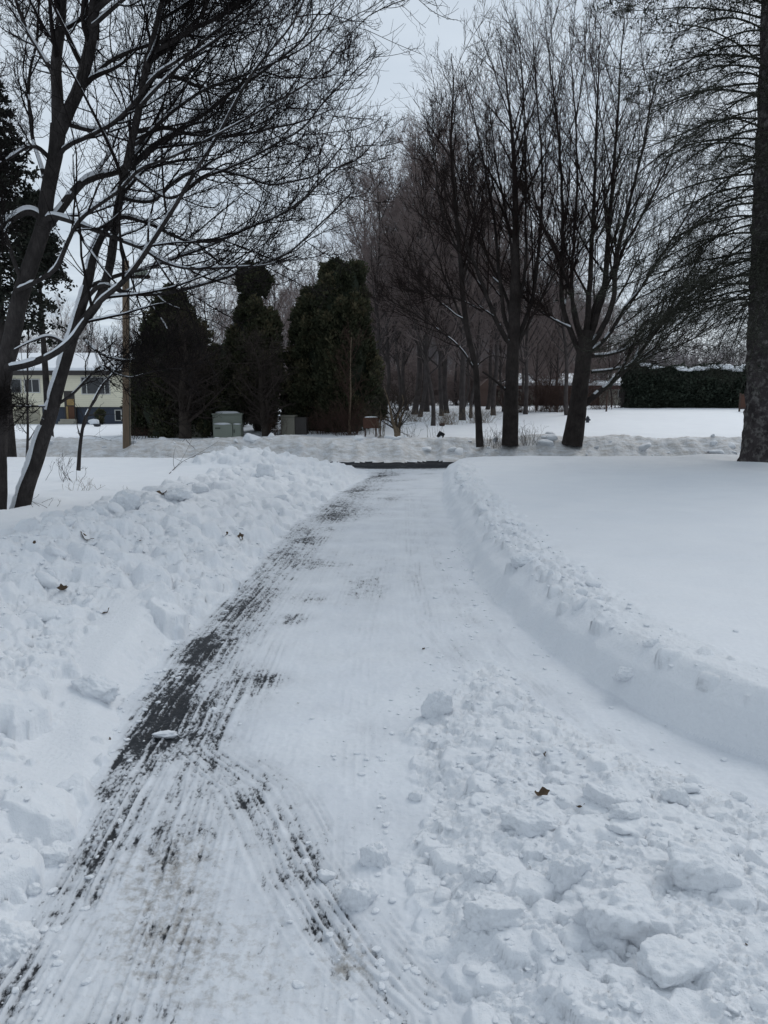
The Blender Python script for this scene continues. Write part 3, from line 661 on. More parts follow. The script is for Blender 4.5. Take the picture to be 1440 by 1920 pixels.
def assemble(root, trunk, limbs, crown, mt, ml, mtw, snow=None, limb_parts=True):
    o = root.location; off = np.array([o.x, o.y, o.z])
    mb = MB()
    for P, R in trunk: mb.tubes((P - off)[None], R[None], 14)
    mb.build('trunk', mt, root, True)
    if limb_parts:
        for P, R in limbs: MB().tubes((P - off)[None], R[None], 9).build('limb', ml, root, True)
    mb = MB()
    for P, R in crown: mb.tubes(P - off, R, 5 if R[:, 0].mean() > .02 else (4 if R[:, 0].mean() > .009 else 3))
    mb.build('crown', mtw, root, True)
    if snow is not None:
        for v in range(len(snow.V)): snow.V[v] = snow.V[v] - off
        snow.build('branch_snow', M_bsnow, root, True)

# --- the two big leaning trees at the left
def stack(limbs): return np.stack([l[0] for l in limbs]), np.stack([l[1] for l in limbs])
def trunk_of(pts, Y0, Y1, ds, n=40, seed=0):
    P, R = limb(pts, Y0, Y1, 1, 1, n, .015, seed); R = np.interp(np.linspace(0, 1, n), np.linspace(0, 1, len(ds)), ds) / 2 * mpp((Y0 + Y1) / 2)
    return P, R * (1 + .05 * perlin(np.arange(n) * .8, np.arange(n) * 0. + seed, 2))
def extra(rng, lo, n_, L0, L1, az, el, r0, npt=30, up=.25, wig=.07):
    """more limbs leaving a stem, out of the picture or behind it"""
    out = []
    for k in range(n_):
        P, R = lo; t = .45 + .5 * rng.random(); i = int(t * (len(P) - 1)); p = P[i].copy(); a = az[0] + (az[1] - az[0]) * rng.random(); e = el[0] + (el[1] - el[0]) * rng.random()
        d = np.array([math.cos(a) * math.cos(e), math.sin(a) * math.cos(e), math.sin(e)]); L = L0 + (L1 - L0) * rng.random(); pts = [p]
        for q in range(npt - 1):
            pts.append(pts[-1] + d * L / (npt - 1)); d = norm(d + np.array([0, 0, up / npt]) + rng.normal(0, wig, 3))
        r = min(r0 * .6, R[i] * .6); out.append((np.array(pts), r * (1 - np.linspace(0, 1, npt)) + .006))
    return out
rng = np.random.default_rng(3)
YA = 9.6
trA = [trunk_of([(-12, 975), (-8, 860), (-2, 760), (8, 690), (24, 620), (40, 555), (62, 480), (82, 420), (92, 350), (102, 290), (110, 235)], YA, YA, [46, 41, 37, 35, 32, 30, 28, 27, 25, 24, 27], 44, 1),
       trunk_of([(110, 240), (108, 190), (104, 130), (112, 60), (118, -20), (125, -140), (130, -300)], YA, YA + .5, [22, 18, 16, 14, 11, 6], 36, 2),
       trunk_of([(112, 245), (130, 205), (150, 160), (168, 90), (178, 10), (190, -100), (215, -260)], YA, YA - .6, [24, 21, 19, 16, 13, 6], 36, 3)]
LS = .60
lA = [limb([(12, 690), (50, 683), (95, 666), (135, 638), (158, 605), (185, 567), (232, 527), (264, 486), (296, 438), (338, 370), (401, 264), (454, 169), (490, 115), (551, 40), (584, -40)], YA - .15, 8.6, 27, 4, 40, .01, 4),
      limb([(62, 470), (75, 430), (100, 404), (180, 433), (264, 465), (300, 487), (345, 501), (422, 502), (496, 497), (551, 478)], YA, 9.0, 24, 4, 36, .02, 5),
      limb([(82, 430), (113, 391), (137, 362), (158, 338), (190, 328), (227, 320), (290, 275), (370, 220), (470, 150), (551, 90), (600, 20)], YA, 10.6, 30, 4, 36, .025, 6),
      limb([(30, 545), (80, 522), (105, 503), (122, 468), (143, 422), (170, 394), (227, 355), (264, 317), (330, 290), (400, 256), (500, 200), (584, 150), (628, 90)], YA - .1, 8.4, 17, 3.5, 38, .015, 7),
      limb([(92, 372), (113, 285), (174, 253), (211, 232), (253, 190), (296, 137), (380, 80), (480, 0), (551, -80)], YA, 9.2, 18, 4, 34, .02, 8),
      limb([(85, 415), (50, 395), (0, 428), (-70, 455), (-160, 440)], YA, 9.2, 26, 9, 26, .02, 9),
      limb([(98, 300), (60, 275), (0, 305), (-80, 330)], YA, 8.8, 16, 6, 26, .02, 10),
      limb([(120, 230), (190, 245), (250, 200), (300, 130), (340, 60), (380, -40)], YA, 10.4, 15, 5, 30, .02, 11),
      limb([(150, 165), (200, 120), (260, 90), (330, 70), (420, 20), (500, -60)], YA - .2, 9.9, 15, 4, 30, .02, 12),
      limb([(106, 150), (70, 90), (40, 30), (10, -60), (-20, -160)], YA + .2, 10, 15, 5, 28, .02, 13),
      limb([(90, 360), (60, 250), (55, 150), (70, 60), (80, -60)], YA, 10.8, 14, 5, 30, .02, 14),
      limb([(172, 50), (230, 0), (300, -60), (380, -160)], YA - .4, 9, 14, 5, 28, .02, 15),
      limb([(45, 540), (20, 470), (-10, 380), (-30, 280), (-40, 150)], YA, 8.9, 15, 5, 30, .02, 16)]
exA = extra(rng, trA[1], 6, 3, 4.5, (-3.0, 3.2), (.2, 1.0), .05) + extra(rng, trA[2], 5, 2.5, 4, (-1.2, 1.2), (.2, .9), .045)
def crown_left(rng, limbs, d1=11, d2=8, d3=5):
    P, R = [], []
    n = 30
    Ps = []; Rs = []
    for p, r in limbs:
        if np.linalg.norm(p[-1] - p[0]) < .8: continue
        i = np.linspace(0, len(p) - 1, n); k = np.minimum(i.astype(int), len(p) - 2); f = (i - k)
        Ps.append(p[k] * (1 - f)[:, None] + p[k + 1] * f[:, None]); Rs.append(r[k] * (1 - f) + r[k + 1] * f)
    P0, R0 = np.stack(Ps), np.stack(Rs)
    g1 = grow(rng, P0, R0, d1, .18, .98, 42, 11, .36, .28, .45, 12, .30, .09, .55, .0062, .35, 2.2)
    g2 = grow(rng, *g1, d2, .15, .98, 46, 13, .42, .3, .4, 8, .32, .12, .5, .0036, .16, 1.0)
    g3 = grow(rng, *g2, d3, .15, 1., 48, 15, .42, .35, .4, 6, .40, .15, .5, .0023, .09, .45)
    g4 = grow(rng, *g3, 2, .3, 1., 45, 15, .5, .35, .3, 4, .45, .15, .6, .0019, .05, .22, keep=.75)
    return [g1, g2, g3, g4]
def at_base(px, py, Y): p = at(px, py, Y); return (p[0], p[1], ground(p[0], p[1]) - .05)
rootA = empty('bare_tree', at_base(-12, 960, YA), 'large bare tree at the left edge with the thickest dark trunk and wide snow-lined limbs', 'tree')
cA = crown_left(rng, lA + exA + trA[1:], 16, 10, 5)
snA = snow_caps([stack([(spline(p, 60), np.interp(np.linspace(0, 1, 60), np.linspace(0, 1, len(r)), r)) for p, r in lA]), cA[0], cA[1]], rng, .011, .85, .10, .40)
assemble(rootA, trA, lA + exA, cA, M_barkA, M_barkA, M_twigA, snA)

YB = 9.9
LS = 1.
trB = [trunk_of([(36, 965), (52, 905), (72, 850), (92, 785), (106, 735), (118, 690), (130, 648), (146, 605), (158, 560), (168, 510), (180, 468), (196, 430)], YB, YB - .1, [34, 30, 28, 27, 25, 24, 22, 20, 18, 16, 14, 12], 44, 21),
       trunk_of([(150, 610), (178, 575), (195, 540), (206, 500), (216, 423), (227, 360), (237, 315), (245, 272), (259, 211), (280, 106), (306, 0), (330, -120), (350, -260)], YB - .1, YB - .6, [17, 16, 15, 14, 13, 12, 11, 10, 8, 4], 44, 22)]
LS = .60
lB = [limb([(190, 440), (227, 407), (275, 417), (317, 438), (359, 452), (412, 449), (465, 428), (528, 401), (574, 370), (622, 320), (661, 300)], YB - .1, 9.0, 17, 3.5, 36, .012, 31),
      limb([(158, 540), (211, 520), (296, 496), (370, 470), (438, 438), (500, 412), (562, 380), (600, 330)], YB - .1, 10.6, 14, 3.5, 34, .015, 32),
      limb([(150, 575), (190, 535), (232, 547), (296, 552), (370, 536), (449, 510), (528, 481), (571, 449), (620, 401), (658, 360)], YB - .2, 9.2, 17, 3.5, 36, .012, 33),
      limb([(225, 370), (285, 378), (327, 340), (380, 317), (449, 327), (507, 346), (562, 338), (600, 322), (644, 270)], YB - .3, 9.8, 14, 3.5, 34, .015, 34),
      limb([(236, 320), (317, 370), (380, 335), (438, 311), (528, 264), (567, 240), (617, 180), (647, 150)], YB - .4, 8.8, 13, 3.2, 34, .015, 35),
      limb([(245, 275), (300, 230), (380, 170), (460, 140), (551, 100), (600, 60), (622, 20)], YB - .4, 10, 13, 3.2, 34, .015, 36),
      limb([(262, 200), (330, 130), (410, 70), (490, 20), (551, -60)], YB - .5, 9, 12, 3.2, 30, .015, 37),
      limb([(158, 635), (172, 650), (200, 668), (240, 675), (275, 668), (300, 680)], YB - .1, 9.0, 12, 3, 26, .012, 38),
      limb([(108, 758), (135, 740), (165, 708), (192, 686), (215, 700), (245, 707), (275, 700), (318, 692), (362, 690)], YB, 9.0, 11, 3, 30, .008, 39),
      limb([(130, 650), (95, 632), (60, 640), (25, 655)], YB, 9.4, 13, 5, 24, .01, 40),
      limb([(98, 762), (60, 762), (20, 764), (-30, 775)], YB, 9.2, 8, 3, 24, .012, 41),
      limb([(178, 655), (185, 680), (195, 690)], YB - .1, 9.3, 9, 6, 12, .003, 42),
      limb([(285, 90), (360, 30), (430, -50), (520, -120)], YB - .5, 9.4, 10, 3, 28, .015, 43)]
exB = extra(rng, trB[1], 7, 2.2, 4, (-1.3, 1.3), (.1, .8), .04)
rootB = empty('bare_tree', at_base(36, 948, YB), 'leaning bare tree beside the left-edge trunk with snow plastered up its slanted stem', 'tree')
cB_ = crown_left(rng, lB + exB + trB[1:], 16, 10, 5)
def res(p, r, n=60): return spline(p, n), np.interp(np.linspace(0, 1, n), np.linspace(0, 1, len(r)), r)
snB = snow_caps([stack([res(p, r) for p, r in lB]), cB_[0], cB_[1]], rng, .011, .85, .10, .40)
plast = snow_caps([stack([res(*trB[0], 90)])], rng, .01, .9, .22, .05)
if plast:
    for V, A_ in zip(plast.V, plast.A): pass
    n0 = snB.n
    for kk, ff in plast.F.items(): snB.F.setdefault(kk, []).extend([f + n0 for f in ff])
    snB.V += plast.V; snB.A += plast.A; snB.n += plast.n
assemble(rootB, trB, lB + exB, cB_, M_barkA, M_barkA, M_twigA, snB)

LS = 1.
# slender saplings in the left field
def sapling(pts, Y, d0, d1, label, seed, m1=6, mat=M_barkA, name='sapling', spread=45, ratio=.28):
    rng = np.random.default_rng(seed); tr = limb(pts, Y, Y, d0, d1, 30, .006, seed); p = tr[0][0]
    root = empty(name, (p[0], p[1], ground(p[0], p[1]) - .03), label, 'tree')
    g1 = grow(rng, tr[0][None], tr[1][None], m1, .12, .98, spread, 14, ratio, .4, .4, 8, .2, .1, .5, .004, .1, 2.)
    g2 = grow(rng, *g1, 3, .15, 1, 45, 14, .42, .3, .4, 5, .25, .12, .5, .0028, .05, .8)
    g3 = grow(rng, *g2, 2, .2, 1, 45, 14, .45, .3, .4, 4, .25, .12, .6, .0022, .04, .4)
    sn = snow_caps([(tr[0][None], tr[1][None])], rng, .008, .7, .1, .35)
    assemble(root, [tr], [], [g1, g2, g3], mat, mat, mat, sn)
sapling([(147, 882), (150, 840), (158, 790), (172, 758), (190, 725), (212, 700), (237, 672)], 11.6, 8, 3, 'thin crooked sapling in the left field curving right towards the utility pole', 51)
sapling([(51, 868), (52, 800), (51, 740), (52, 680), (54, 620)], 12.6, 5.5, 2.5, 'thin straight sapling between the two leaning trunks at the left', 52, 14, ratio=.22)

# --- the trees beyond the road on the right
def crown_right(rng, limbs, counts=(12, 8, 5), ang=23, rmin=(.010, .0065, .0048), r1=.40, up=.25, g4=True):
    n = 30; Ps, Rs = zip(*[res(p, r, n) for p, r in limbs if np.linalg.norm(p[-1] - p[0]) > 1.5 or len(limbs) < 4]); P0, R0 = np.stack(Ps), np.stack(Rs)
    g1 = grow(rng, P0, R0, int(counts[0] * 1.25), .15, .95, ang + 6, 9, r1, .25, .60, 10, up, .06, .5, rmin[0], .9, 4.2)
    g2 = grow(rng, *g1, counts[1], .15, .98, ang + 9, 11, .42, .25, .35, 7, up, .08, .5, rmin[1], .4, 1.8)
    g3 = grow(rng, *g2, counts[2], .15, 1., ang + 12, 12, .42, .3, .4, 5, up, .1, .5, rmin[2], .2, .85)
    out = [g1, g2, g3]
    if g4: out.append(grow(rng, *g3, 2, .3, 1., ang + 14, 12, .55, .3, .3, 4, up, .1, .6, rmin[2] * .85, .12, .5, keep=.8))
    return out
def place_tree(name, px, py, Y, label, trunk, limbs, crown, mats, snow_cover=.0, group=None, parts=True, rng=rng):
    root = empty(name, at_base(px, py, Y), label, 'tree', group)
    sn = snow_caps([stack([res(p, r, 60) for p, r in limbs]), crown[0]], rng, .03, .8, snow_cover, .5) if limbs else None
    assemble(root, trunk, limbs, crown, *mats, sn, parts); return root
rng = np.random.default_rng(11)
Y3 = 27.6
LS = 1.
tr3 = [trunk_of([(1072, 835), (1078, 800), (1085, 750), (1091, 700), (1096, 655), (1100, 620)], Y3, Y3, [40, 36, 32, 30, 29, 26], 30, 61)]
LS = .66
l3 = [limb([(1092, 672), (1072, 625), (1055, 575), (1053, 500), (1055, 420), (1052, 320), (1042, 210), (1030, 110), (1022, 40)], Y3, Y3 + .8, 18, 2, 34, .03, 62),
      limb([(1096, 655), (1078, 600), (1072, 540), (1076, 450), (1082, 350), (1080, 240), (1072, 130), (1068, 50)], Y3, Y3 + 1.6, 14, 2, 34, .03, 63),
      limb([(1100, 640), (1102, 590), (1106, 530), (1110, 450), (1115, 350), (1118, 250), (1122, 150), (1126, 50)], Y3, Y3 - .8, 20, 2, 34, .03, 64),
      limb([(1102, 640), (1116, 600), (1133, 540), (1140, 450), (1148, 350), (1158, 220), (1164, 110), (1170, 40)], Y3, Y3 + .4, 22, 2, 34, .03, 65),
      limb([(1105, 650), (1130, 615), (1150, 560), (1156, 480), (1175, 400), (1200, 300), (1220, 200), (1240, 110)], Y3, Y3 - 1.4, 20, 2, 34, .03, 66),
      limb([(1105, 660), (1140, 630), (1170, 580), (1205, 535), (1245, 470), (1290, 400), (1322, 320)], Y3, Y3 - .6, 15, 2, 32, .03, 67),
      limb([(1105, 668), (1150, 662), (1200, 640), (1245, 600), (1300, 540), (1345, 480)], Y3, Y3 + .8, 13, 2, 30, .03, 68),
      limb([(1108, 698), (1150, 692), (1190, 682), (1230, 662), (1290, 640), (1350, 600)], Y3, Y3 - .8, 10, 2, 30, .02, 69),
      limb([(1092, 762), (1115, 742), (1140, 722), (1160, 705), (1185, 680), (1212, 645), (1240, 605), (1290, 520), (1330, 440)], Y3, Y3 - .5, 20, 2, 34, .02, 70),
      limb([(1070, 615), (1040, 600), (1010, 582), (985, 560), (955, 520)], Y3, Y3 + .3, 9, 2, 28, .02, 71),
      limb([(1095, 650), (1120, 560), (1195, 420), (1255, 300), (1280, 200)], Y3, Y3 + 2, 14, 2, 30, .03, 72),
      limb([(1096, 650), (1060, 520), (1010, 400), (990, 290), (975, 180)], Y3, Y3 - 1.8, 13, 2, 30, .03, 73)]
c3 = crown_right(rng, l3, (16, 9, 5))
place_tree('bare_tree', 1075, 822, Y3, 'multi-stemmed bare tree beyond the road with stout leaning trunk and low right limb', tr3, l3, c3, (M_barkC, M_barkC, M_twigC), .10)
Y2 = 27.4
LS = 1.
tr2 = [trunk_of([(956, 835), (957, 800), (958, 760), (960, 700), (963, 640), (966, 560), (967, 460), (966, 360), (960, 250), (948, 150), (935, 90)], Y2, Y2, [32, 28, 24, 22, 21, 13, 11, 9, 6, 3, 1.5], 40, 81)]
LS = .66
l2 = [limb([(962, 655), (940, 620), (920, 575), (903, 530), (880, 470), (852, 400), (822, 330), (800, 270)], Y2, Y2 - .7, 17, 2, 34, .03, 82),
      limb([(964, 650), (985, 600), (1000, 550), (1010, 470), (1016, 380), (1015, 280), (1005, 170), (1000, 80)], Y2, Y2 + .9, 15, 2, 34, .03, 83),
      limb([(963, 640), (945, 590), (935, 500), (925, 400), (905, 300), (885, 200), (870, 150)], Y2, Y2 + 1.2, 14, 2, 34, .03, 84),
      limb([(966, 660), (995, 600), (1025, 540), (1060, 470), (1075, 400)], Y2, Y2 - 1.0, 10, 2, 30, .03, 85),
      limb([(966, 600), (985, 500), (985, 380), (985, 250), (978, 130), (970, 60)], Y2, Y2 - .4, 11, 2, 30, .03, 86),
      limb([(950, 733), (930, 715), (905, 697)], Y2, Y2 - .5, 9, 5, 16, .01, 87),
      limb([(963, 640), (950, 560), (900, 450), (860, 330), (830, 230)], Y2, Y2 + 1.8, 12, 2, 30, .03, 88),
      limb([(966, 560), (955, 440), (930, 300), (915, 180)], Y2, Y2 + .5, 10, 2, 30, .03, 89),
      limb([(905, 585), (860, 560), (810, 552), (760, 540)], Y2 - .4, Y2 - 1, 6, 1.5, 24, .03, 90)]
c2 = crown_right(rng, l2 + [(tr2[0][0][16:], tr2[0][1][16:])], (13, 8, 5))
place_tree('bare_tree', 957, 824, Y2, 'bare tree beyond the road with a straight trunk forking into three main stems', tr2, l2, c2, (M_barkC, M_barkC, M_twigC), .04)
Y1 = 27.2
LS = 1.
tr1 = [trunk_of([(900, 838), (898, 800), (895, 750), (893, 700), (887, 665), (876, 620), (868, 550), (862, 470), (853, 380), (846, 260), (850, 160), (846, 100)], Y1, Y1, [15, 12, 11, 10.5, 10, 8, 7, 5.5, 4, 2.5, 1.2], 40, 101)]
LS = .66
l1 = [limb([(888, 690), (865, 655), (835, 628), (795, 600), (745, 570), (700, 545)], Y1, Y1 - .8, 8, 1.5, 30, .03, 102),
      limb([(876, 620), (850, 560), (820, 480), (800, 400), (790, 320)], Y1, Y1 + .7, 8, 1.5, 30, .03, 103),
      limb([(866, 530), (885, 460), (890, 380), (885, 290)], Y1, Y1 - .6, 7, 1.5, 28, .03, 104),
      limb([(862, 480), (830, 400), (815, 310), (805, 230)], Y1, Y1 - .3, 7, 1.5, 28, .03, 105),
      limb([(888, 690), (920, 668), (950, 672)], Y1, Y1 + .3, 5, 2, 16, .02, 106),
      limb([(872, 600), (830, 570), (780, 520), (745, 460)], Y1, Y1 + .4, 6, 1.5, 28, .03, 107)]
c1 = crown_right(rng, l1 + [(tr1[0][0][14:], tr1[0][1][14:])], (11, 7, 5))
place_tree('bare_tree', 899, 826, Y1, 'slim curving bare tree left of the straight three-stemmed trunk', tr1, l1, c1, (M_barkC, M_barkC, M_twigC), .04)

LS = 1.
# --- spruce with dead lower boughs at the right edge
YS = 18.6
def spruce():
    rng = np.random.default_rng(21)
    b = at(1436, 868, YS); hgt = 22.; n = 220
    zs = np.linspace(-.15, hgt, n); P = np.stack([b[0] + .08 * perlin(zs * .3, zs * 0, 3) - .052 * zs, b[1] + 0 * zs, b[2] + zs], -1)
    R = .50 * (1 - np.clip(zs, 0, hgt) / hgt)**.8 + .02 + .16 * np.exp(-np.maximum(zs, 0) / .35)
    root = empty('spruce', (b[0], b[1], b[2]), 'tall spruce at the right edge with scaly trunk and sparse drooping dead boughs', 'tree')
    k = 26; V, Fq = tubes(P[None], R[None], k)
    c = P.repeat(k, 0); d = V - c; V = c + d * (1 + .13 * fbm3(np.stack([d[:, 0] * 8, d[:, 1] * 8, V[:, 2] * 4], -1), 4, 5)[:, None])
    off = np.array(root.location); obj('trunk', mesh('trunk', V - off, Fq, M_spruce), root)
    nb = 270; z = 3.9 + (hgt - 4.8) * (np.arange(nb) / nb)**1.25; az = np.arange(nb) * 2.4 + rng.normal(0, .3, nb)
    L = np.clip(4.6 * (1 - z / (hgt + 1))**.5, .6, 4.6) * (.75 + .4 * rng.random(nb)); el = ip(z, [(2.5, -.18), (4.5, -.06), (7, .06), (9, .35), (11, .6), (15, .7), (22, .9)]) + rng.normal(0, .09, nb)
    npt = 22; out = np.zeros((nb, npt, 3)); rz = np.interp(z, zs, R)
    d = np.stack([np.cos(az) * np.cos(el), np.sin(az) * np.cos(el), np.sin(el)], -1); bx_ = np.interp(z, zs, P[:, 0]); out[:, 0] = np.stack([bx_ + np.cos(az) * rz * .8, b[1] + np.sin(az) * rz * .8, b[2] + z], -1)
    for q in range(1, npt):
        s_ = q / npt; out[:, q] = out[:, q - 1] + d * (L / (npt - 1))[:, None]
        d = norm(d + np.array([0, 0, 1]) * ((-.055 if s_ < .6 else .06)) + rng.normal(0, .045, d.shape))
    Rb = (np.interp(z, [2.5, 8, 22], [.024, .027, .012]))[:, None] * (1 - np.linspace(0, .85, npt))[None]
    for q in range(nb):
        if q < 90: MB().tubes((out[q] - off)[None], Rb[q][None], 6).build('limb', M_sprtwig, root, True)
    mb = MB(); mb.tubes(out[90:] - off, Rb[90:], 5)
    g1 = grow(rng, out, Rb, 30, .1, 1., 50, 12, .26, .3, .5, 7, -.12, .10, .5, .0050, .15, 1.3, plane=0.)
    g2 = grow(rng, *g1, 8, .12, 1., 50, 15, .36, .3, .4, 5, -.12, .12, .6, .0033, .08, .4)
    g3 = grow(rng, *g2, 2, .2, 1., 50, 15, .5, .3, .3, 4, .0, .12, .7, .0028, .05, .2)
    for g in (g1, g2, g3): mb.tubes(g[0] - off, g[1], 4 if g is g1 else 3)
    mb.build('crown', M_sprtwig, root, True)
    # sparse needles left on upper and outer shoots
    tips = np.concatenate([g1[0][:, -3:].reshape(-1, 3), g2[0][:, -1]]); tips = tips[(rng.random(len(tips)) < np.clip((tips[:, 2] - 8.5) / 9, .01, .3))]
    V, Fc, A = needle_cloud(rng, tips, 4, .09, .016); obj('needles', mesh('needles', V - off, Fc, M_hem, False, {'tint': A}), root)
def needle_cloud(rng, pts, k, L, w, dirs=None, up=0.):
    n = len(pts) * k; p = np.repeat(pts, k, 0) + rng.normal(0, L * .35, (n, 3)); d = norm(rng.normal(size=(n, 3)) + np.array([0, 0, up]))
    if dirs is not None: d = norm(d * .7 + np.repeat(dirs, k, 0))
    s_ = norm(np.cross(d, rng.normal(size=(n, 3)))); l = (L * (.6 + .7 * rng.random(n)))[:, None]; ww = w * (.7 + .6 * rng.random(n))[:, None]
    V = np.stack([p, p + d * l * .5 + s_ * ww, p + d * l, p + d * l * .5 - s_ * ww], 1).reshape(-1, 3); i = np.arange(n) * 4
    A = np.repeat(np.clip(np.repeat(rng.random(len(pts)), k) * .7 + .3 * rng.random(n), 0, 1), 4)
    return V, np.stack([i, i + 1, i + 2, i + 3], -1), A
spruce()

# --- evergreens beyond the road
def evergreen(name, px, base_py, Y, prof, label, seed, nclump, mat=M_cedar, trunk_px=10, lean=0, cat='tree', leafL=.16, leafW=.04, core=.70, kk=8, group=None):
    """prof: (height row, half width) in photo pixels, turned into metres at the tree's distance"""
    rng = np.random.default_rng(seed); b = at(px, base_py, Y); m = mpp(Y); root = empty(name, (b[0], b[1], min(ground(b[0], b[1]) - .05, b[2])), label, cat, group)
    pr = sorted([((base_py - r) * m, w * m) for r, w in prof]); zz = [p[0] for p in pr]; ww = [p[1] for p in pr]; H_ = zz[-1]
    nl = max(10, int(nclump / 130)); zl = zz[0] + (H_ - zz[0]) * rng.random(nl * 4); wl = np.interp(zl, zz, ww); keep = rng.random(nl * 4) < (wl + .2) / (max(ww) + .2); zl, wl = zl[keep][:nl], wl[keep][:nl]; nl = len(zl)
    tl = rng.random(nl) * 2 * PI; rl = wl * (.62 + .30 * rng.random(nl)); sl_ = np.clip(wl * .45, .12, .50) * (.7 + .7 * rng.random(nl)); lc = np.stack([np.cos(tl) * rl, np.sin(tl) * rl * .9, zl], -1)
    which = rng.integers(0, nl, nclump); u_ = norm(rng.normal(size=(nclump, 3))); u_[:, 2] = np.abs(u_[:, 2]) * np.where(rng.random(nclump) < .75, 1, -1)
    pts = lc[which] + u_ * (sl_[which] * (.55 + .45 * rng.random(nclump)))[:, None] * np.array([.8, .8, 1.5]); top = pts[:, 2] > H_ - .1; pts[top, 2] = H_ - .1 - .5 * rng.random(top.sum())
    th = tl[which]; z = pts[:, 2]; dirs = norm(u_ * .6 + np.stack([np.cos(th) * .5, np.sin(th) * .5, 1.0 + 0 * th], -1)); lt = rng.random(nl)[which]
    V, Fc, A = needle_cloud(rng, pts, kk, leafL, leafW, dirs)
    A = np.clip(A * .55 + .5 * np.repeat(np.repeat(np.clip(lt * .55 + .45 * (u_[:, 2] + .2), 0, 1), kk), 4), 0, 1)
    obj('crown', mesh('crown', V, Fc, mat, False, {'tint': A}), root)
    zz2 = np.linspace(zz[0], H_ * .97, 26); k = 18; th2 = np.arange(k) * 2 * PI / k; TT, Z2 = np.meshgrid(th2, zz2)
    rr = np.interp(Z2, zz, ww) * core * (1 + .20 * perlin(TT * 1.6 + seed * 3, Z2 * 1.1, seed)); rr[-1] *= .2
    Vc = np.stack([np.cos(TT) * rr, np.sin(TT) * rr * .9, Z2], -1).reshape(-1, 3); ii = np.arange(26 * k).reshape(26, k); jj = np.roll(ii, -1, 1)
    fq = np.stack([ii[:-1], jj[:-1], jj[1:], ii[1:]], -1).reshape(-1, 4)
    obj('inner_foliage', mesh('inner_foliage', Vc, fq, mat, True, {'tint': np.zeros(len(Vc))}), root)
    tz = np.linspace(0, H_ * .9, 12); MB().tubes(np.stack([0 * tz, 0 * tz, tz], -1)[None], (trunk_px * m / 2 * (1 - .85 * tz / H_))[None], 10).build('trunk', M_barkG, root, True)
    return root
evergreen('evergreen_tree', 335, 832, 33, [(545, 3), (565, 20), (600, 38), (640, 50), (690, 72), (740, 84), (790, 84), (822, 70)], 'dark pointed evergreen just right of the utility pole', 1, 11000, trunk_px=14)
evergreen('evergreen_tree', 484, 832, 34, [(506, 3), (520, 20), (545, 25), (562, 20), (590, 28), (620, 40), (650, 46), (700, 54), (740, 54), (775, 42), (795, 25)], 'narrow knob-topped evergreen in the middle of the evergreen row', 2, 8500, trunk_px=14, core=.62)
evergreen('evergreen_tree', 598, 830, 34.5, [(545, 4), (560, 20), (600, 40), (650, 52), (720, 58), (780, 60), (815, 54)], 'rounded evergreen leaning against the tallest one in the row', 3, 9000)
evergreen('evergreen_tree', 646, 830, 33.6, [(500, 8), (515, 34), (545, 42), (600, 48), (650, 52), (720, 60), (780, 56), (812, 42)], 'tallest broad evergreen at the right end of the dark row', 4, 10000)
evergreen('evergreen_shrub', 700, 826, 36, [(735, 3), (750, 16), (775, 22), (800, 18)], 'small loose evergreen bush at the foot of the tallest evergreen', 5, 900, cat='shrub', core=.3)
evergreen('evergreen_shrub', 425, 826, 38, [(640, 3), (680, 30), (720, 40), (775, 40), (800, 26)], 'dark evergreen filling the gap behind the open utility cabinet', 6, 3500, cat='shrub')
evergreen('evergreen_shrub', 272, 834, 33.6, [(690, 4), (720, 26), (760, 32), (800, 30), (825, 20)], 'low dark evergreen close against the utility pole', 8, 3000, cat='shrub')
evergreen('evergreen_shrub', 385, 824, 31.4, [(768, 2), (785, 9), (805, 11), (815, 5)], 'little green bush between the left cabinet and the open cabinet', 7, 420, cat='shrub', core=.5, leafL=.1, leafW=.04)

# hemlock behind the leaning trees, far left
def hemlock(px, base, Y, hgt, Lmax, label, seed, z0=1.0):
    rng = np.random.default_rng(seed); b = at(px, base, Y); root = empty('hemlock_tree', (b[0], b[1], ground(b[0], b[1]) - .05), label, 'tree'); nb = int(hgt * 13)
    z = z0 + (hgt - z0) * (np.arange(nb) / nb); az = np.arange(nb) * 2.4; L = Lmax * (1 - z / hgt)**.7 * (.7 + .5 * rng.random(nb)) + .2; el = ip(z / hgt, [(0, -.15), (.5, .0), (1, .5)]) + rng.normal(0, .12, nb)
    npt = 10; out = np.zeros((nb, npt, 3)); d = np.stack([np.cos(az) * np.cos(el), np.sin(az) * np.cos(el), np.sin(el)], -1); out[:, 0, 2] = z
    for q in range(1, npt): out[:, q] = out[:, q - 1] + d * (L / (npt - 1))[:, None]; d = norm(d + np.array([0, 0, -.07]) + rng.normal(0, .05, d.shape))
    R = np.full((nb, npt), .02) * (1 - np.linspace(0, .8, npt))
    g1 = grow(rng, out, R, 12, .15, 1, 55, 10, .3, .3, .5, 5, -.2, .08, .6, .005, .1, 1.2, plane=0.)
    mb = MB(); mb.tubes(out, R, 4); mb.tubes(*g1, 3); mb.build('branch', M_twigA, root, True)
    pts = np.concatenate([g1[0][:, 1:].reshape(-1, 3), out[:, 4:].reshape(-1, 3)]); pts = pts[rng.random(len(pts)) < .45]
    V, Fc, A = needle_cloud(rng, pts, 5, .14, .035); obj('crown', mesh('crown', V, Fc, M_hem, False, {'tint': A}), root)
    tz = np.linspace(0, hgt, 14); MB().tubes(np.stack([0 * tz, 0 * tz, tz], -1)[None], (.16 * (1 - .9 * tz / hgt))[None], 10).build('trunk', M_barkA, root, True)
hemlock(20, 850, 21, 10.2, 2.4, 'dark needled conifer showing behind the left-edge trunk', 1, 4.0)
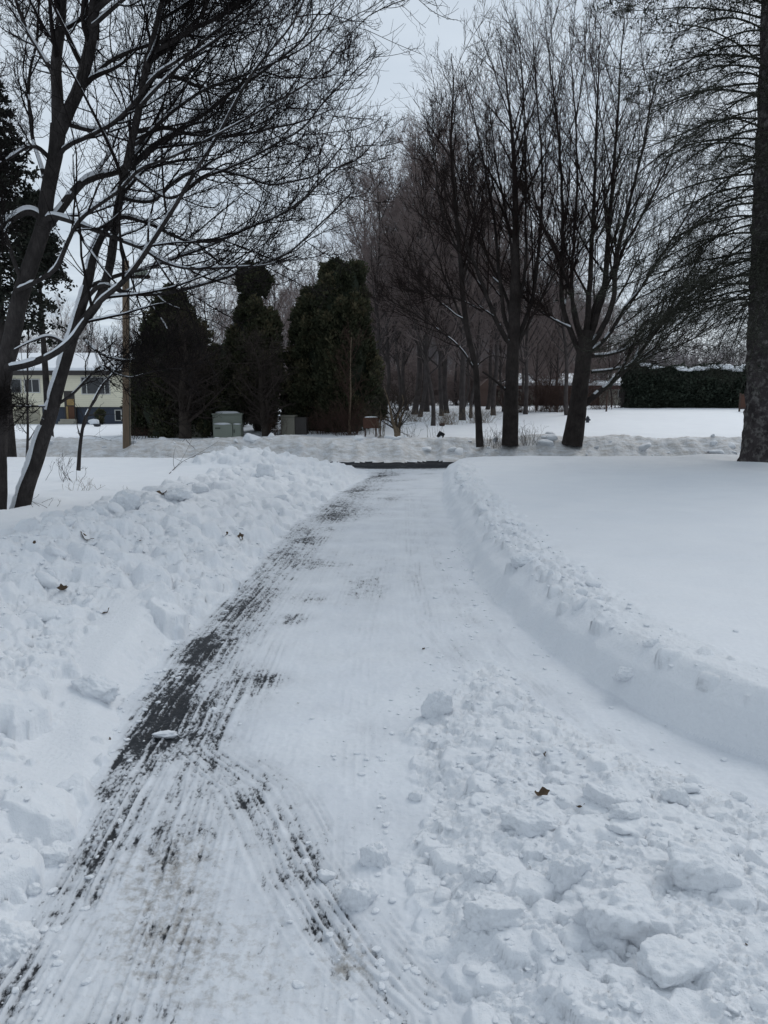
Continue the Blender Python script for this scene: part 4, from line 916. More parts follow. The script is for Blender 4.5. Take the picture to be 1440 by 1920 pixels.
hemlock(95, 842, 30, 9.2, 1.9, 'small dark conifer behind the leaning tree in front of the cream house', 2, 6.2)

# bare trees standing in front of the evergreens
def mixed_tree(px, base, Y, hpx, d0, label, seed, lean=0., name='bare_tree', counts=(16, 7, 5), ang=40, mats=(M_barkG, M_barkG, M_barkGt), forks=2, group=None, ratio=.42, rm=(.010, .007, .0055)):
    rng = np.random.default_rng(seed); m = mpp(Y)
    stems = []
    for k in range(forks):
        dx = (k - (forks - 1) / 2) * 16 + lean; top = base - hpx * (1 - .12 * k)
        stems.append(trunk_of([(px + 2 * k, base + 6), (px + 3 * k, base - hpx * .15), (px + dx * .5, base - hpx * .4), (px + dx * 1.2 + rng.normal(0, 5), base - hpx * .7), (px + dx * 1.6 + rng.normal(0, 8), top)], Y, Y + .5 * k, [d0, d0 * .8, d0 * .6, d0 * .35, 2], 30, seed + k))
    c = crown_right(rng, stems, counts, ang, rm, ratio, .15)
    root = empty(name, at_base(px, base, Y), label, 'tree', group); assemble(root, stems, [], c, *mats, None, False)
mixed_tree(345, 826, 30.5, 235, 20, 'bare forked tree standing in front of the left cabinet and the pointed evergreen', 201, 10, forks=3, ang=50)
mixed_tree(497, 830, 31, 200, 15, 'bare tree with dark trunk in front of the knob-topped evergreen', 202, -8, forks=2, ang=52)
mixed_tree(655, 822, 31.5, 190, 5, 'pale slender young tree in front of the tallest evergreen', 203, 4, forks=1, counts=(13, 5, 3), ang=32, mats=(M_straw, M_straw, M_brush), name='young_tree', ratio=.36)
mixed_tree(742, 824, 30, 95, 8, 'small pale multi-stemmed tree on the far snow bank right of the evergreens', 204, 2, forks=3, counts=(8, 5, 3), ang=40, mats=(M_straw, M_straw, M_barkG), name='young_tree', ratio=.5)

# --- woodland behind
def proto_tree(seed, h, r0, lean=.0, split=.3):
    rng = np.random.default_rng(seed); n = 24; z = np.linspace(0, 1, n)
    P = np.stack([lean * h * z + .5 * perlin(z * 3 + seed, z * 0, 3), .25 * perlin(z * 3 + seed, z * 0 + 5, 4), h * z], -1)[None]; R = (r0 * (1 - .9 * z) + .012 + .2 * r0 * np.exp(-z * h / .35))[None]
    g1 = grow(rng, P, R, 30, split, .98, 38, 10, .42, .25, .55, 9, .35, .07, .5, .016, .6, 7)
    g2 = grow(rng, *g1, 7, .15, .98, 40, 12, .42, .3, .4, 6, .25, .1, .5, .011, .35, 3)
    g3 = grow(rng, *g2, 8, .15, 1, 42, 14, .45, .3, .4, 5, .25, .12, .55, .0090, .25, 1.8)
    g4 = grow(rng, *g3, 3, .2, 1, 42, 14, .5, .3, .4, 3, .25, .12, .6, .0080, .2, 1.0)
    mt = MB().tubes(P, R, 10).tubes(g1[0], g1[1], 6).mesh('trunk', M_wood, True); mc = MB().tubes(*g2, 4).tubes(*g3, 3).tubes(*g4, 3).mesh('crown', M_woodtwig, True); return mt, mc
PT = [proto_tree(300 + k, h, r, l, s_) for k, (h, r, l, s_) in enumerate([(15, .17, .03, .30), (17, .20, -.05, .35), (14, .14, .07, .2), (18, .22, .01, .35), (13, .11, -.09, .2), (16, .17, .05, .25)])]
def wood_tree(x, y, k, s_, rz, label, group=None):
    root = empty('woodland_tree', (x, y, ground(x, y) - .1), label, 'tree', group, rz); root.scale = (s_, s_, s_ * 1.0)
    for nm, me in zip(('trunk', 'crown'), PT[k]): obj(nm, me, root)
known = [(812, 800, 37, 4, .9, 'dark leaning woodland trunk nearest the tilted black box'), (867, 789, 41, 0, .95, 'woodland trunk above the dry grass patch'), (777, 775, 47, 1, .9, 'thick woodland trunk beside the far pale blue house'), (764, 770, 52, 2, .95, None), (800, 772, 50, 3, .85, None),
         (925, 776, 46, 0, .85, 'grey trunk in front of the beige house corner'), (985, 775, 47, 2, .9, 'grey trunk just right of the three-stemmed tree'), (1063, 772, 46, 5, .75, 'grey trunk half hidden by the stout leaning trunk'), (838, 778, 48, 5, .9, None), (750, 776, 50, 4, 1.0, None), (943, 772, 50, 4, .7, None), (1006, 772, 52, 2, .6, None), (1024, 771, 54, 4, .6, None), (1044, 770, 53, 2, .65, None), (1146, 768, 58, 4, .55, None), (1168, 766, 58, 2, .5, None), (828, 780, 45, 2, .85, None), (883, 782, 43, 4, .8, None), (711, 784, 44, 5, .8, None), (787, 782, 44, 2, .9, None), (720, 778, 48, 2, .95, None)]
GL = 'bare grey-brown tree standing deep in the wood behind the road'; GG = 'bare trees of the wood behind the road'
for k, (px, py, Y, pk, s_, lab) in enumerate(known):
    p = at(px, py, Y); wood_tree(p[0], p[1], pk, s_, k * 1.3, lab or GL, None if lab else GG)
rngw = np.random.default_rng(77)
for k in range(42):
    Y = 50 + 42 * rngw.random(); px = 690 + 520 * rngw.random()**1.1
    if k % 5 == 0: px = 380 + 320 * rngw.random(); Y = 55 + 40 * rngw.random()
    if 990 < px: Y = 72 + 35 * rngw.random()
    p = at(px, 770, Y); wood_tree(p[0], p[1], int(rngw.integers(6)), .54 + .36 * rngw.random() * (1 if px < 950 else .5) - (.08 if px > 1000 else 0), rngw.random() * 6.28, GL, GG)
for k in range(10):
    px = -160 + 460 * rngw.random(); Y = 75 + 30 * rngw.random(); p = at(px, 790, Y)
    wood_tree(p[0], p[1], int(rngw.integers(6)), .55 + .2 * rngw.random(), rngw.random() * 6.28, 'low bare tree behind the cream house', 'bare trees behind the cream house')
# the distant treeline, one hazy mass
def treeline(px0, px1, Y0, Y1, n, hpx, seed, label, mat=None, lowf=1.):
    rng = np.random.default_rng(seed); px = px0 + (px1 - px0) * rng.random(n); Y = Y0 + (Y1 - Y0) * rng.random(n); P = np.zeros((n, 5, 3)); R = np.zeros((n, 5)); h = hpx * (.55 + .55 * rng.random(n)) * (Y0 / F)
    for i in range(n):
        p = at(px[i], 765, Y[i]); z = np.linspace(-.5, h[i], 5); P[i] = np.stack([p[0] + z * rng.normal(0, .05), p[1] + 0 * z, ground(p[0], p[1]) + z], -1); R[i] = (.10 if mat is None else .04) * (1 - np.linspace(0, .8, 5)) + .02
    g1 = grow(rng, P, R, 12, .15 if mat is None else .03, .98, 35, 12, .45, .3, .5, 5, .3, .1, .6, .03 if mat is None else .014, .6, 5); g2 = grow(rng, *g1, 7, .15, 1, 40, 14, .45, .3, .4, 4, .25, .1, .7, .024, .4, 3); g3 = grow(rng, *g2, 4, .15, 1, 42, 14, .5, .3, .4, 3, .25, .1, .8, .020, .4, 2)
    mb = MB(); mb.tubes(P, R, 4)
    for g in (g1, g2, g3): mb.tubes(*g, 3)
    tag(mb.build('distant_wood' if mat is None else 'undergrowth', mat or M_fartwig, None, True), label, 'woodland', None, 'stuff')
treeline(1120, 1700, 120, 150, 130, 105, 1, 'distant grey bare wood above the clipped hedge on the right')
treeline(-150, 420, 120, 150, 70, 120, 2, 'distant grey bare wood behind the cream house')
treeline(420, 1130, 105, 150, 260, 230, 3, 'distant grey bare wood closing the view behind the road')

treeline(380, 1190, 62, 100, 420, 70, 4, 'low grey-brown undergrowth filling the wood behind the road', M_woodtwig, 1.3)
# --- shrubs, brush, weeds
def shrub(name, px, py, Y, hpx, wpx, n, mat, label, seed, group=None, cat='shrub', r=.004, twigs=3, lean=0.):
    rng = np.random.default_rng(seed); b = at(px, py, Y); m = mpp(Y); h = hpx * m; w = wpx * m / 2; npt = 6; gz = ground(b[0], b[1])
    root_ = np.stack([rng.normal(0, w * .38, n), rng.normal(0, w * .3, n), np.full(n, -.04)], -1); tip = root_ + np.stack([rng.normal(0, w * .45, n) + lean * h, rng.normal(0, w * .35, n), h * (.5 + .5 * rng.random(n))], -1)
    t = np.linspace(0, 1, npt)[None, :, None]; P = root_[:, None] * (1 - t) + tip[:, None] * t; P[..., 0] += w * .12 * np.sin(t[..., 0] * PI) * rng.normal(0, 1, (n, 1))
    P += rng.normal(0, h * .012, P.shape) * (t > 0); R = np.full((n, npt), r) * (1 - .6 * t[..., 0])
    mb = MB(); mb.tubes(P, R, 4)
    if twigs:
        g1 = grow(rng, P, R, twigs, .3, 1, 35, 14, .4, .3, .4, 5, .1, .12, .7, r * .55, h * .06, h * .5); mb.tubes(*g1, 3)
        g2 = grow(rng, *g1, 2, .2, 1, 38, 14, .5, .3, .4, 4, .1, .12, .8, r * .5, h * .04, h * .3); mb.tubes(*g2, 3)
    return tag(obj(name, mb.mesh(name, mat, True), None, (b[0], b[1], gz)), label, cat, group)
shrub('brush', 655, 822, 31.5, 62, 95, 130, M_brush, 'red-brown tangle of brush below the tallest evergreen', 1, r=.006, twigs=4)
shrub('brush', 600, 824, 32, 40, 70, 70, M_brush, 'red-brown brush between the right cabinet and the wooden panel', 2, r=.006, twigs=4)
shrub('brush', 970, 776, 49, 44, 60, 80, M_brush, 'reddish brush in front of the beige end of the long low house', 31, r=.010, twigs=4)
shrub('brush', 1032, 775, 50, 66, 100, 210, M_brush, 'tall reddish thicket in front of the brick house front', 3, r=.010, twigs=4)
shrub('brush', 1125, 768, 54, 40, 60, 70, M_brush, 'low reddish brush behind the low right limb', 4, r=.010, twigs=4)
shrub('dry_grass', 840, 792, 38, 30, 60, 120, M_straw, 'patch of dry straw-coloured weeds beside the leaning woodland trunk', 5, r=.005, twigs=1, cat='dry grass')
shrub('dry_grass', 900, 792, 39, 34, 60, 120, M_straw, 'patch of dry weeds behind the slim curving tree', 6, r=.005, twigs=1, cat='dry grass')
shrub('dry_grass', 780, 790, 40, 26, 70, 80, M_straw, 'thin dry weeds left of the leaning woodland trunk', 7, r=.005, twigs=1, cat='dry grass')
shrub('twig_shrub', 925, 824, 27.4, 40, 46, 26, M_barkG, 'fine twiggy suckers left of the straight trunk foot', 8, r=.005, twigs=3)
shrub('twig_shrub', 985, 824, 27.4, 42, 46, 26, M_barkG, 'fine twiggy suckers right of the straight trunk foot', 9, r=.005, twigs=3)
shrub('twig_shrub', 716, 822, 30, 55, 34, 20, M_straw, 'pale twiggy shrub right of the wooden panel', 10, r=.006, twigs=3)
shrub('twig_shrub', 765, 822, 30.5, 36, 50, 12, M_barkG, 'arching dead stalks right of the small pale tree', 11, r=.005, twigs=2)
shrub('twig_shrub', 815, 824, 30, 44, 56, 9, M_barkG, 'sparse upright dead stalks around the tilted black box', 12, r=.005, twigs=1)
shrub('twig_shrub', 118, 870, 13, 56, 70, 12, M_barkA, 'sparse twigs poking out of snow beside the crooked sapling', 13, r=.004, twigs=2)
shrub('twig_shrub', 150, 880, 11.6, 34, 60, 14, M_straw, 'pale dead stems around the foot of the crooked sapling', 14, r=.003, twigs=1)
shrub('twig_shrub', 75, 937, 9.4, 34, 90, 8, M_barkA, 'few bent twigs in snow right of the leaning trunk foot', 15, r=.003, twigs=1)
shrub('twig_shrub', 233, 892, 11.2, 18, 20, 7, M_barkG, 'tiny dead sprig in the middle of the left field', 16, r=.002, twigs=1)
shrub('twig_shrub', 260, 830, 29, 26, 44, 40, M_brush, 'low brown brush at the foot of the utility pole', 17, r=.005, twigs=3)
shrub('twig_shrub', 515, 826, 31, 40, 40, 40, M_brush, 'brown brush around the trunk of the knob-topped evergreen', 18, r=.005, twigs=3)
shrub('twig_shrub', 1160, 762, 56, 34, 30, 24, M_wood, 'bare shrub in front of the beige wall left of the hedge', 19, r=.012, twigs=3)
def branch_on_snow(pts, Y0, Y1, d0, label, seed):
    rng = np.random.default_rng(seed); P = np.array([hit(*q) for q in pts]); P[:, 2] += np.linspace(.0, .10, len(P)); P = spline(P, 20); R = np.linspace(d0, d0 * .3, 20) / 2 * mpp(Y0)
    g = grow(rng, P[None], R[None], 6, .3, .95, 35, 10, .35, .3, .4, 6, .1, .08, .6, .003, .1, 1.)
    o = P[0].copy(); mb = MB(); mb.tubes((P - o)[None], R[None], 6); mb.tubes(g[0] - o, g[1], 4); tag(obj('fallen_branch', mb.mesh('fallen_branch', M_barkA, True), None, o), label, 'branch')
branch_on_snow([(317, 889), (335, 874), (352, 866), (385, 856)], 12, 12, 2.4, 'fallen forked branch sticking out of snow left of the far mound', 1)
branch_on_snow([(150, 818), (175, 820), (210, 832)], 20, 20, 1.8, 'thin dead branch lying on snow left of the utility pole', 2)

# ------------------------------------------------------------------ built things
def quadbox(mb, px0, px1, py0, py1, Y, dep, bev=0., proud=0.):
    a, b = at(px0, py1, Y), at(px1, py0, Y); mb.box(a[0], b[0], Y - proud, Y + dep, a[2], b[2], bev); return mb
# utility pole
b = at(238, 838, 27.4); gz = ground(b[0], b[1]); up_ = empty('utility_pole', (b[0], b[1], gz), 'tan wooden utility pole standing right of the cream house', 'utility pole')
zz = np.linspace(-.2, 6.45, 14); MB().tubes(np.stack([.045 * zz, 0 * zz, zz], -1)[None], (.145 - .005 * zz)[None], 16).build('pole', M_pole, up_, True)
MB().box(.16, 1.12, -.06, .06, 5.85, 5.95, .01).build('crossarm', M_barkG, up_)
MB().box(.60, 1.08, -.12, .12, 5.955, 6.12, .05).build('lamp_head', M_cab, up_)
MB().tubes(np.stack([np.full(6, .135) + .045 * np.linspace(0, 6, 6), np.full(6, -.06), np.linspace(.05, 6, 6)], -1)[None], np.full((1, 6), .018), 6).build('conduit', M_cabd, up_, True)
# cabinets
def cabinet(px0, px1, py0, py1, Y, dep, mat, label, door=True, snow=True, rz=0.):
    a, c = at(px0, py1, Y), at(px1, py0, Y); w = (c[0] - a[0]); h = c[2] - a[2]; cx = (a[0] + c[0]) / 2; g = a[2] - .12
    root = empty('utility_cabinet', (cx, Y + dep / 2, g), label, 'utility cabinet', None, rz); H_ = h + .12
    MB().box(-w / 2, w / 2, -dep / 2, dep / 2, 0, H_, .03).build('body', mat, root)
    MB().box(-w / 2 - .03, w / 2 + .03, -dep / 2 - .03, dep / 2 + .03, H_ + .002, H_ + .06, .02).build('lid', mat, root)
    if door:
        MB().box(-w / 2 + .05, w * .18, -dep / 2 - .30, -dep / 2 - .002, 0, H_ * .66, .02).build('door', mat, root)
        MB().box(w * .19, w / 2 - .04, -dep / 2 - .26, -dep / 2 - .002, 0, H_ * .66, .02).build('door', mat, root)
        V, Fc = chunk_verts(401, (w * .33, .19, .07), 3, 12, .05, .5); obj('snow_cap', mesh('snow_cap', V, Fc, M_bsnow), root, (-w * .15, -dep / 2 - .15, H_ * .66 + .02))
        V, Fc = chunk_verts(402, (w * .14, .16, .045), 3, 12, .05, .5); obj('snow_cap', mesh('snow_cap', V, Fc, M_bsnow), root, (w * .34, -dep / 2 - .14, H_ * .66 + .01))
        MB().box(-w * .40, -w * .22, -dep / 2 - .306, -dep / 2 - .301, H_ * .50, H_ * .56).build('warning_label', M_cabd, root)
        MB().box(w * .22, w * .26, -dep / 2 - .285, -dep / 2 - .262, H_ * .36, H_ * .48, .005).build('handle', M_cabd, root)
    else:
        MB().box(-w * .42, w * .42, -dep / 2 - .012, -dep / 2 - .002, H_ * .1, H_ * .9, .004).build('door', mat, root)
    if snow:
        V, Fc = chunk_verts(403, (w * .50, dep * .50, .10), 3, 14, .05, .45); obj('snow_cap', mesh('snow_cap', V, Fc, M_bsnow), root, (0, 0, H_ + .07))
    return root
cabinet(398, 451, 778, 824, 31.2, .8, M_cab, 'green-grey utility cabinet with two front doors and snow on its ledge', True, True, .12)
cabinet(322, 374, 786, 826, 31.6, .8, M_cabt, 'tan utility cabinet half hidden behind the forked bare tree', False, False, .1)
r_ = cabinet(527, 552, 782, 828, 31.4, 1.0, M_cabt, 'tall tan utility cabinet with a dark side left of the brush', False, False, 0)
a_, c_ = at(553, 826, 31.4), at(574, 783, 31.4); MB().box(a_[0] - r_.location.x, c_[0] - r_.location.x, -.45, .4, 0, c_[2] - r_.location.z, .02).build('side_bay', M_darktrim, r_)
# wooden panel on legs
a, c = at(681, 803, 30.6), at(711, 783, 30.6); g = ground((a[0] + c[0]) / 2, 30.6); pn = empty('wooden_stand', ((a[0] + c[0]) / 2, 30.6, g), 'brown slatted wooden panel on legs at the right end of the brush', 'wooden stand')
w = (c[0] - a[0]) / 2; MB().box(-w, w, -.03, .03, a[2] - g, c[2] - g, .01).build('board', M_boards, pn)
for x in (-w + .05, w - .16, w + .01): MB().box(x, x + .06, .032, .10, -.1, c[2] - g - .01, .008).build('leg', M_post, pn)
V, Fc = chunk_verts(410, (w * .95, .09, .035), 3, 14, .05, .5); obj('snow_cap', mesh('snow_cap', V, Fc, M_bsnow), pn, (0, .02, c[2] - g + .02))
# tilted black box on the far bank
p = at(827, 816, 28.6); bx = empty('mailbox', (p[0], p[1], p[2]), 'tilted black mailbox with pale marks poking out of the far snow bank', 'mailbox'); bx.rotation_euler = (.1, .52, .2)
MB().box(-.085, .085, -.12, .24, -.13, .12, .03).build('body', M_black, bx)
MB().box(-.078, .078, -.138, -.122, -.12, .11, .01).build('flap', M_black, bx)
MB().box(-.05, .05, -.144, -.139, -.075, -.045).box(-.05, .02, -.144, -.139, -.03, -.012).build('decal', M_pale, bx)
# brown block beside the leaning woodland trunk
p = at(829, 790, 36.6); V, Fc = chunk_verts(420, (.13, .11, .10), 3, 6, .04, .2); o = obj('log_block', mesh('log_block', V, Fc, M_post), None, (p[0], p[1], ground(p[0], p[1]) + .07)); tag(o, 'short brown cut log beside the leaning woodland trunk', 'log')
# hydrant and post
p = at(1102, 783, 39); hy = empty('fire_hydrant', (p[0], p[1], ground(p[0], p[1])), 'small dark fire hydrant poking from the snow right of the stout leaning trunk', 'fire hydrant')
def lathe(prof, k=18):
    a = np.arange(k) * 2 * PI / k; P = np.array(prof); V = np.stack([P[:, 0:1] * np.cos(a), P[:, 0:1] * np.sin(a), P[:, 1:2] + 0 * a], -1).reshape(-1, 3); n = len(P); i = np.arange(n * k).reshape(n, k); j = np.roll(i, -1, 1)
    return V, np.stack([i[:-1], j[:-1], j[1:], i[1:]], -1).reshape(-1, 4)
MB().add(*lathe([(.085, -.1), (.085, .19), (.10, .195), (.10, .215), (.075, .22)])).build('barrel', M_iron, hy, True)
MB().add(*lathe([(.082, .218), (.075, .27), (.045, .31), (.02, .32), (.02, .345), (.0, .35)])).build('bonnet', M_iron, hy, True)
for s_ in (-1, 1): MB().tubes(np.array([[[s_ * .06, 0, .14], [s_ * .13, 0, .14], [s_ * .15, 0, .14]]]), np.array([[.045, .045, .02]]), 12).build('nozzle_cap', M_iron, hy, True)
p = at(1137, 766, 50); po = MB().tubes(np.array([[[0, 0, -.2], [0, 0, .6], [.02, 0, 1.25]]]), np.array([[.06, .055, .05]]), 10).build('wooden_post', M_post, None, True, None, (p[0], p[1], ground(p[0], p[1]))); tag(po, 'short brown wooden post left of the clipped hedge', 'post')
# bowl in the yard of the cream house
p = at(183, 809, 48); bw = MB().add(*lathe([(.0, .0), (.22, .02), (.30, .16), (.33, .17), (.30, .14), (.2, .06), (0, .05)], 20)).build('garden_bowl', M_iron, None, True, None, (p[0], p[1], ground(p[0], p[1]))); bw.scale = (.85, .85, 1.); tag(bw, 'small dark garden bowl half buried in the yard of the cream house', 'garden bowl')

# hedge
def hedge():
    rng = np.random.default_rng(5); Y = 56; a, c = at(1180, 766, Y), at(1500, 692, Y); z0 = ground(a[0] + 3, Y) - .15; x0, x1, z1 = a[0], c[0], c[2]; dep = 2.2; n = 15000
    root = empty('hedge', ((x0 + x1) / 2, Y + dep / 2, z0), 'long clipped dark hedge with patches of snow on its top at the right', 'hedge'); off = np.array(root.location)
    x = x0 + (x1 - x0) * rng.random(n); f = rng.random(n); top = z1 + .34 * perlin(x * .6, x * 0, 3) + .26 * perlin(x * 1.9, x * 0, 4)
    y = np.where(f < .68, Y + .25 * rng.random(n) + .18 * perlin(x * 1.2, f * 8, 6), Y + dep * rng.random(n)); z = np.where(f < .68, z0 + (top - z0) * rng.random(n), top - .18 * rng.random(n))
    pts = np.stack([x, y, z], -1); e = rng.random(n) < .06; pts[e, 0] = x0 + .2 * rng.random(e.sum()); pts[e, 1] = Y + dep * rng.random(e.sum())
    V, Fc, A = needle_cloud(rng, pts, 6, .22, .07, np.tile([[0, -.7, .5]], (n, 1)))
    A = np.clip(A * .6 + .45 * np.repeat(np.repeat(np.clip(perlin(pts[:, 0] * 1.1, pts[:, 2] * 1.6, 9) + .3, 0, 1), 6), 4), 0, 1)
    obj('foliage', mesh('foliage', V - off, Fc, M_hedge, False, {'tint': A}), root)
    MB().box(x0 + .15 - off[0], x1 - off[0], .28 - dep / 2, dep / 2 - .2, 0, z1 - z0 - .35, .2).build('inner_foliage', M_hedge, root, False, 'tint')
    for k in range(34):
        xx = x0 + .8 + (x1 - x0 - 1) * (k / 34 + .02 * rng.random()); 
        if perlin(np.array([xx * .5]), np.array([0.]), 8)[0] < -.12 and xx < x0 + 3: continue
        t = z1 + .28 * float(perlin(np.array(xx * .6), np.array(0.), 3)); s_ = .30 + .40 * rng.random()
        V, Fc = chunk_verts(500 + k, (s_, .40 + .2 * rng.random(), .16 + .14 * rng.random()), 3, 12, .12, .5); obj('snow_cap', mesh('snow_cap', V, Fc, M_bsnow), root, (xx - off[0], -dep / 2 + .0 + .5 * rng.random(), t - z0 + .13 - .14 * rng.random()))
hedge()
# slatted fence by the spruce
a, c = at(1385, 768, 50), at(1470, 737, 50); g = ground(a[0] + .5, 50); fe = empty('wooden_fence', (a[0], 50, g), 'reddish brown slatted fence showing just left of the spruce trunk', 'fence'); h_ = c[2] - g
for k in range(22): MB().box(.10 + k * .135, .10 + k * .135 + .125, -.015, .015, .18, h_ - .06, .003).build('slat', M_boards, fe)
for x in (0, 1.45, 2.95): MB().box(x, x + .09, -.045, .045, -.2, h_, .01).build('post', M_post, fe)
MB().box(.092, 2.94, -.05, -.018, h_ - .14, h_ - .07, .005).build('rail', M_post, fe); MB().box(.092, 2.94, -.05, -.018, .22, .30, .005).build('rail', M_post, fe)

# --- cream raised ranch at the left
YH = 58.
def hx(px): return at(px, 760, YH)[0]
def hz(py): return at(300, py, YH)[2]
x0, x1 = hx(-150), hx(262); zb = ground(hx(150), YH) - .3
ho = empty('house', ((x0 + x1) / 2, YH, zb), 'cream two-storey house with snowy roof and slate-blue lower floor at the left', 'house'); ox = (x0 + x1) / 2
Lx = lambda v: v - ox; Lz = lambda v: v - zb
MB().box(Lx(hx(75)), Lx(x1) - .15, .35, 8, 0, Lz(hz(763)) - .003).build('lower_wall', M_blue, ho)
MB().box(Lx(x0) + .1, Lx(hx(75)) - .003, .30, 8, 0, Lz(hz(763)) - .003).build('lower_wall', M_cream, ho)
MB().box(Lx(x0), Lx(x1), 0, 8.3, Lz(hz(763)), Lz(hz(701))).build('upper_wall', M_cream, ho)
MB().box(Lx(x0) - .4, Lx(x1) + .4, -.55, -.40, Lz(hz(704)), Lz(hz(697)), .01).build('fascia', M_darktrim, ho)
MB().box(Lx(x0) - .38, Lx(x1) + .38, -.398, -.003, Lz(hz(702.5)), Lz(hz(701.2))).build('soffit', M_darktrim, ho)
zr0, zr1 = Lz(hz(698)), Lz(hz(664)); xa, xb = Lx(x0) - .45, Lx(x1) + .45
def gable(th, lift, col, nm, inset=0.):
    V = []; 
    for x in (xa + inset, xb - inset):
        V += [(x, -.6 + inset, zr0 + lift), (x, 4.15, zr1 + lift), (x, 8.9 - inset, zr0 + lift), (x, 8.9 - inset, zr0 + lift + th), (x, 4.15, zr1 + lift + th), (x, -.6 + inset, zr0 + lift + th)]
    Fq = [(0, 1, 7, 6), (1, 2, 8, 7), (2, 3, 9, 8), (3, 4, 10, 9), (4, 5, 11, 10), (5, 0, 6, 11), (0, 5, 4, 1), (1, 4, 3, 2), (6, 7, 10, 11), (7, 8, 9, 10)]
    return MB().add(V, Fq).build(nm, col, ho)
gable(.10, 0, M_darktrim, 'roof'); gable(.22, .103, M_bsnow, 'roof_snow', .05)
def window(px0, px1, py0, py1, panes, y=0., fr=M_trim, par=None, xf=None, zf=None, name='window'):
    par = par or ho; xf = xf or (lambda q: Lx(hx(q))); zf = zf or (lambda q: Lz(hz(q)))
    X0, X1, Z0, Z1 = xf(px0), xf(px1), zf(py1), zf(py0); f = .07
    m = MB(); m.box(X0 - f, X1 + f, y - .05, y - .003, Z0 - f, Z0).box(X0 - f, X1 + f, y - .05, y - .003, Z1, Z1 + f).box(X0 - f, X0, y - .05, y - .003, Z0 + .001, Z1 - .001).box(X1, X1 + f, y - .05, y - .003, Z0 + .001, Z1 - .001)
    fo = m.build(name, fr, par); n = len(panes); xx = [X0 + (X1 - X0) * q for q in [0] + panes + [1]] if panes else [X0, X1]
    for q in range(len(xx) - 1):
        MB().box(xx[q] + (.03 if q else 0), xx[q + 1] - (.03 if q < len(xx) - 2 else 0), y - .02, y - .004, Z0 + .002, Z1 - .002).build('pane', M_glass, fo)
    for q in xx[1:-1]: MB().box(q - .028, q + .028, y - .045, y - .006, Z0 + .003, Z1 - .003).build('mullion', fr, fo)
window(156, 207, 708, 738, [.17, .83]); window(24, 42, 712, 735, []); window(50, 76, 712, 735, [.5]); window(-60, -20, 712, 735, [.5]); window(213, 223, 770, 788, [], .35)
MB().box(Lx(hx(121)), Lx(hx(141)), -.012, .02 + .3, Lz(hz(796)), Lz(hz(733)), .0).build('entry_recess', M_darktrim, ho)
MB().box(Lx(hx(128.5)), Lx(hx(139)), -.05, -.014, Lz(hz(795)), Lz(hz(762)), .01).build('door', M_door, ho)
MB().box(Lx(hx(126)), Lx(hx(139.5)), -.05, -.014, Lz(hz(760)), Lz(hz(748)), .01).build('transom_window', M_doorglass, ho)
MB().box(Lx(hx(124)), Lx(hx(127.6)), -.05, -.014, Lz(hz(795)), Lz(hz(762)), .005).build('sidelight', M_doorglass, ho)
MB().box(Lx(hx(22)), Lx(hx(70)), .22, .297, .2, Lz(hz(769)), .01).build('garage_door', M_garage, ho)
for k in range(3): MB().box(Lx(hx(117)), Lx(hx(145)), -1.3 + .35 * k, -.96 + .35 * k, 0, .35 + .17 * k).build('step', M_beige, ho)
evergreen('evergreen_shrub', 187, 795, 56.5, [(764, 1), (775, 7), (788, 9), (794, 8)], 'small cone-shaped evergreen against the blue wall of the cream house', 61, 700, cat='shrub', leafL=.14)
p = at(176, 794, 55.8); V, Fc = chunk_verts(431, (.42, .35, .28), 3, 12, .1, .5); tag(obj('snowy_bush', mesh('snowy_bush', V, Fc, M_bsnow), None, (p[0], p[1], ground(p[0], p[1]) + .2)), 'low bush buried in snow left of the cone-shaped evergreen', 'shrub')

# --- long low house at the right
YR_ = 64.
def rx(px): return at(px, 740, YR_)[0]
def rz_(py): return at(1000, py, YR_)[2]
x0, x1 = rx(934), rx(1215); zb2 = ground(rx(1050), YR_) - .3; ho2 = empty('house', ((x0 + x1) / 2, YR_, zb2), 'long low house with snowy roof and brick front behind the trees at the right', 'house'); ox2 = (x0 + x1) / 2
L2 = lambda v: v - ox2; Z2 = lambda v: v - zb2
MB().box(L2(x0), L2(rx(1000)) - .003, 0, 8, 0, Z2(rz_(727))).build('wall', M_beige, ho2)
MB().box(L2(rx(1000)), L2(rx(1125)) - .003, .2, 8, 0, Z2(rz_(727))).build('wall', M_brick, ho2)
MB().box(L2(rx(1125)), L2(x1), .05, 8, 0, Z2(rz_(727))).build('wall', M_beige, ho2)
MB().box(L2(x0) - .5, L2(x1) + .5, -.7, -.5, Z2(rz_(730)), Z2(rz_(725)), .01).build('fascia', M_fascia, ho2)
MB().box(L2(x0) - .48, L2(x1) + .48, -.498, -.003, Z2(rz_(726.5)), Z2(rz_(725.4))).build('soffit', M_darktrim, ho2)
za, zc = Z2(rz_(725)), Z2(rz_(704)); xa, xb = L2(x0) - .5, L2(x1) + .5
def gable2(th, lift, mat, nm, ins=0.):
    V = []
    for x in (xa + ins, xb - ins): V += [(x, -.75 + ins, za + lift), (x, 4.2, zc + lift), (x, 9 - ins, za + lift), (x, 9 - ins, za + lift + th), (x, 4.2, zc + lift + th), (x, -.75 + ins, za + lift + th)]
    Fq = [(0, 1, 7, 6), (1, 2, 8, 7), (2, 3, 9, 8), (3, 4, 10, 9), (4, 5, 11, 10), (5, 0, 6, 11), (0, 5, 4, 1), (1, 4, 3, 2), (6, 7, 10, 11), (7, 8, 9, 10)]
    MB().add(V, Fq).build(nm, mat, ho2)
gable2(.08, 0, M_fascia, 'roof'); gable2(.20, .083, M_bsnow, 'roof_snow', .06)
W2 = dict(par=ho2, xf=lambda q: L2(rx(q)), zf=lambda q: Z2(rz_(q)))
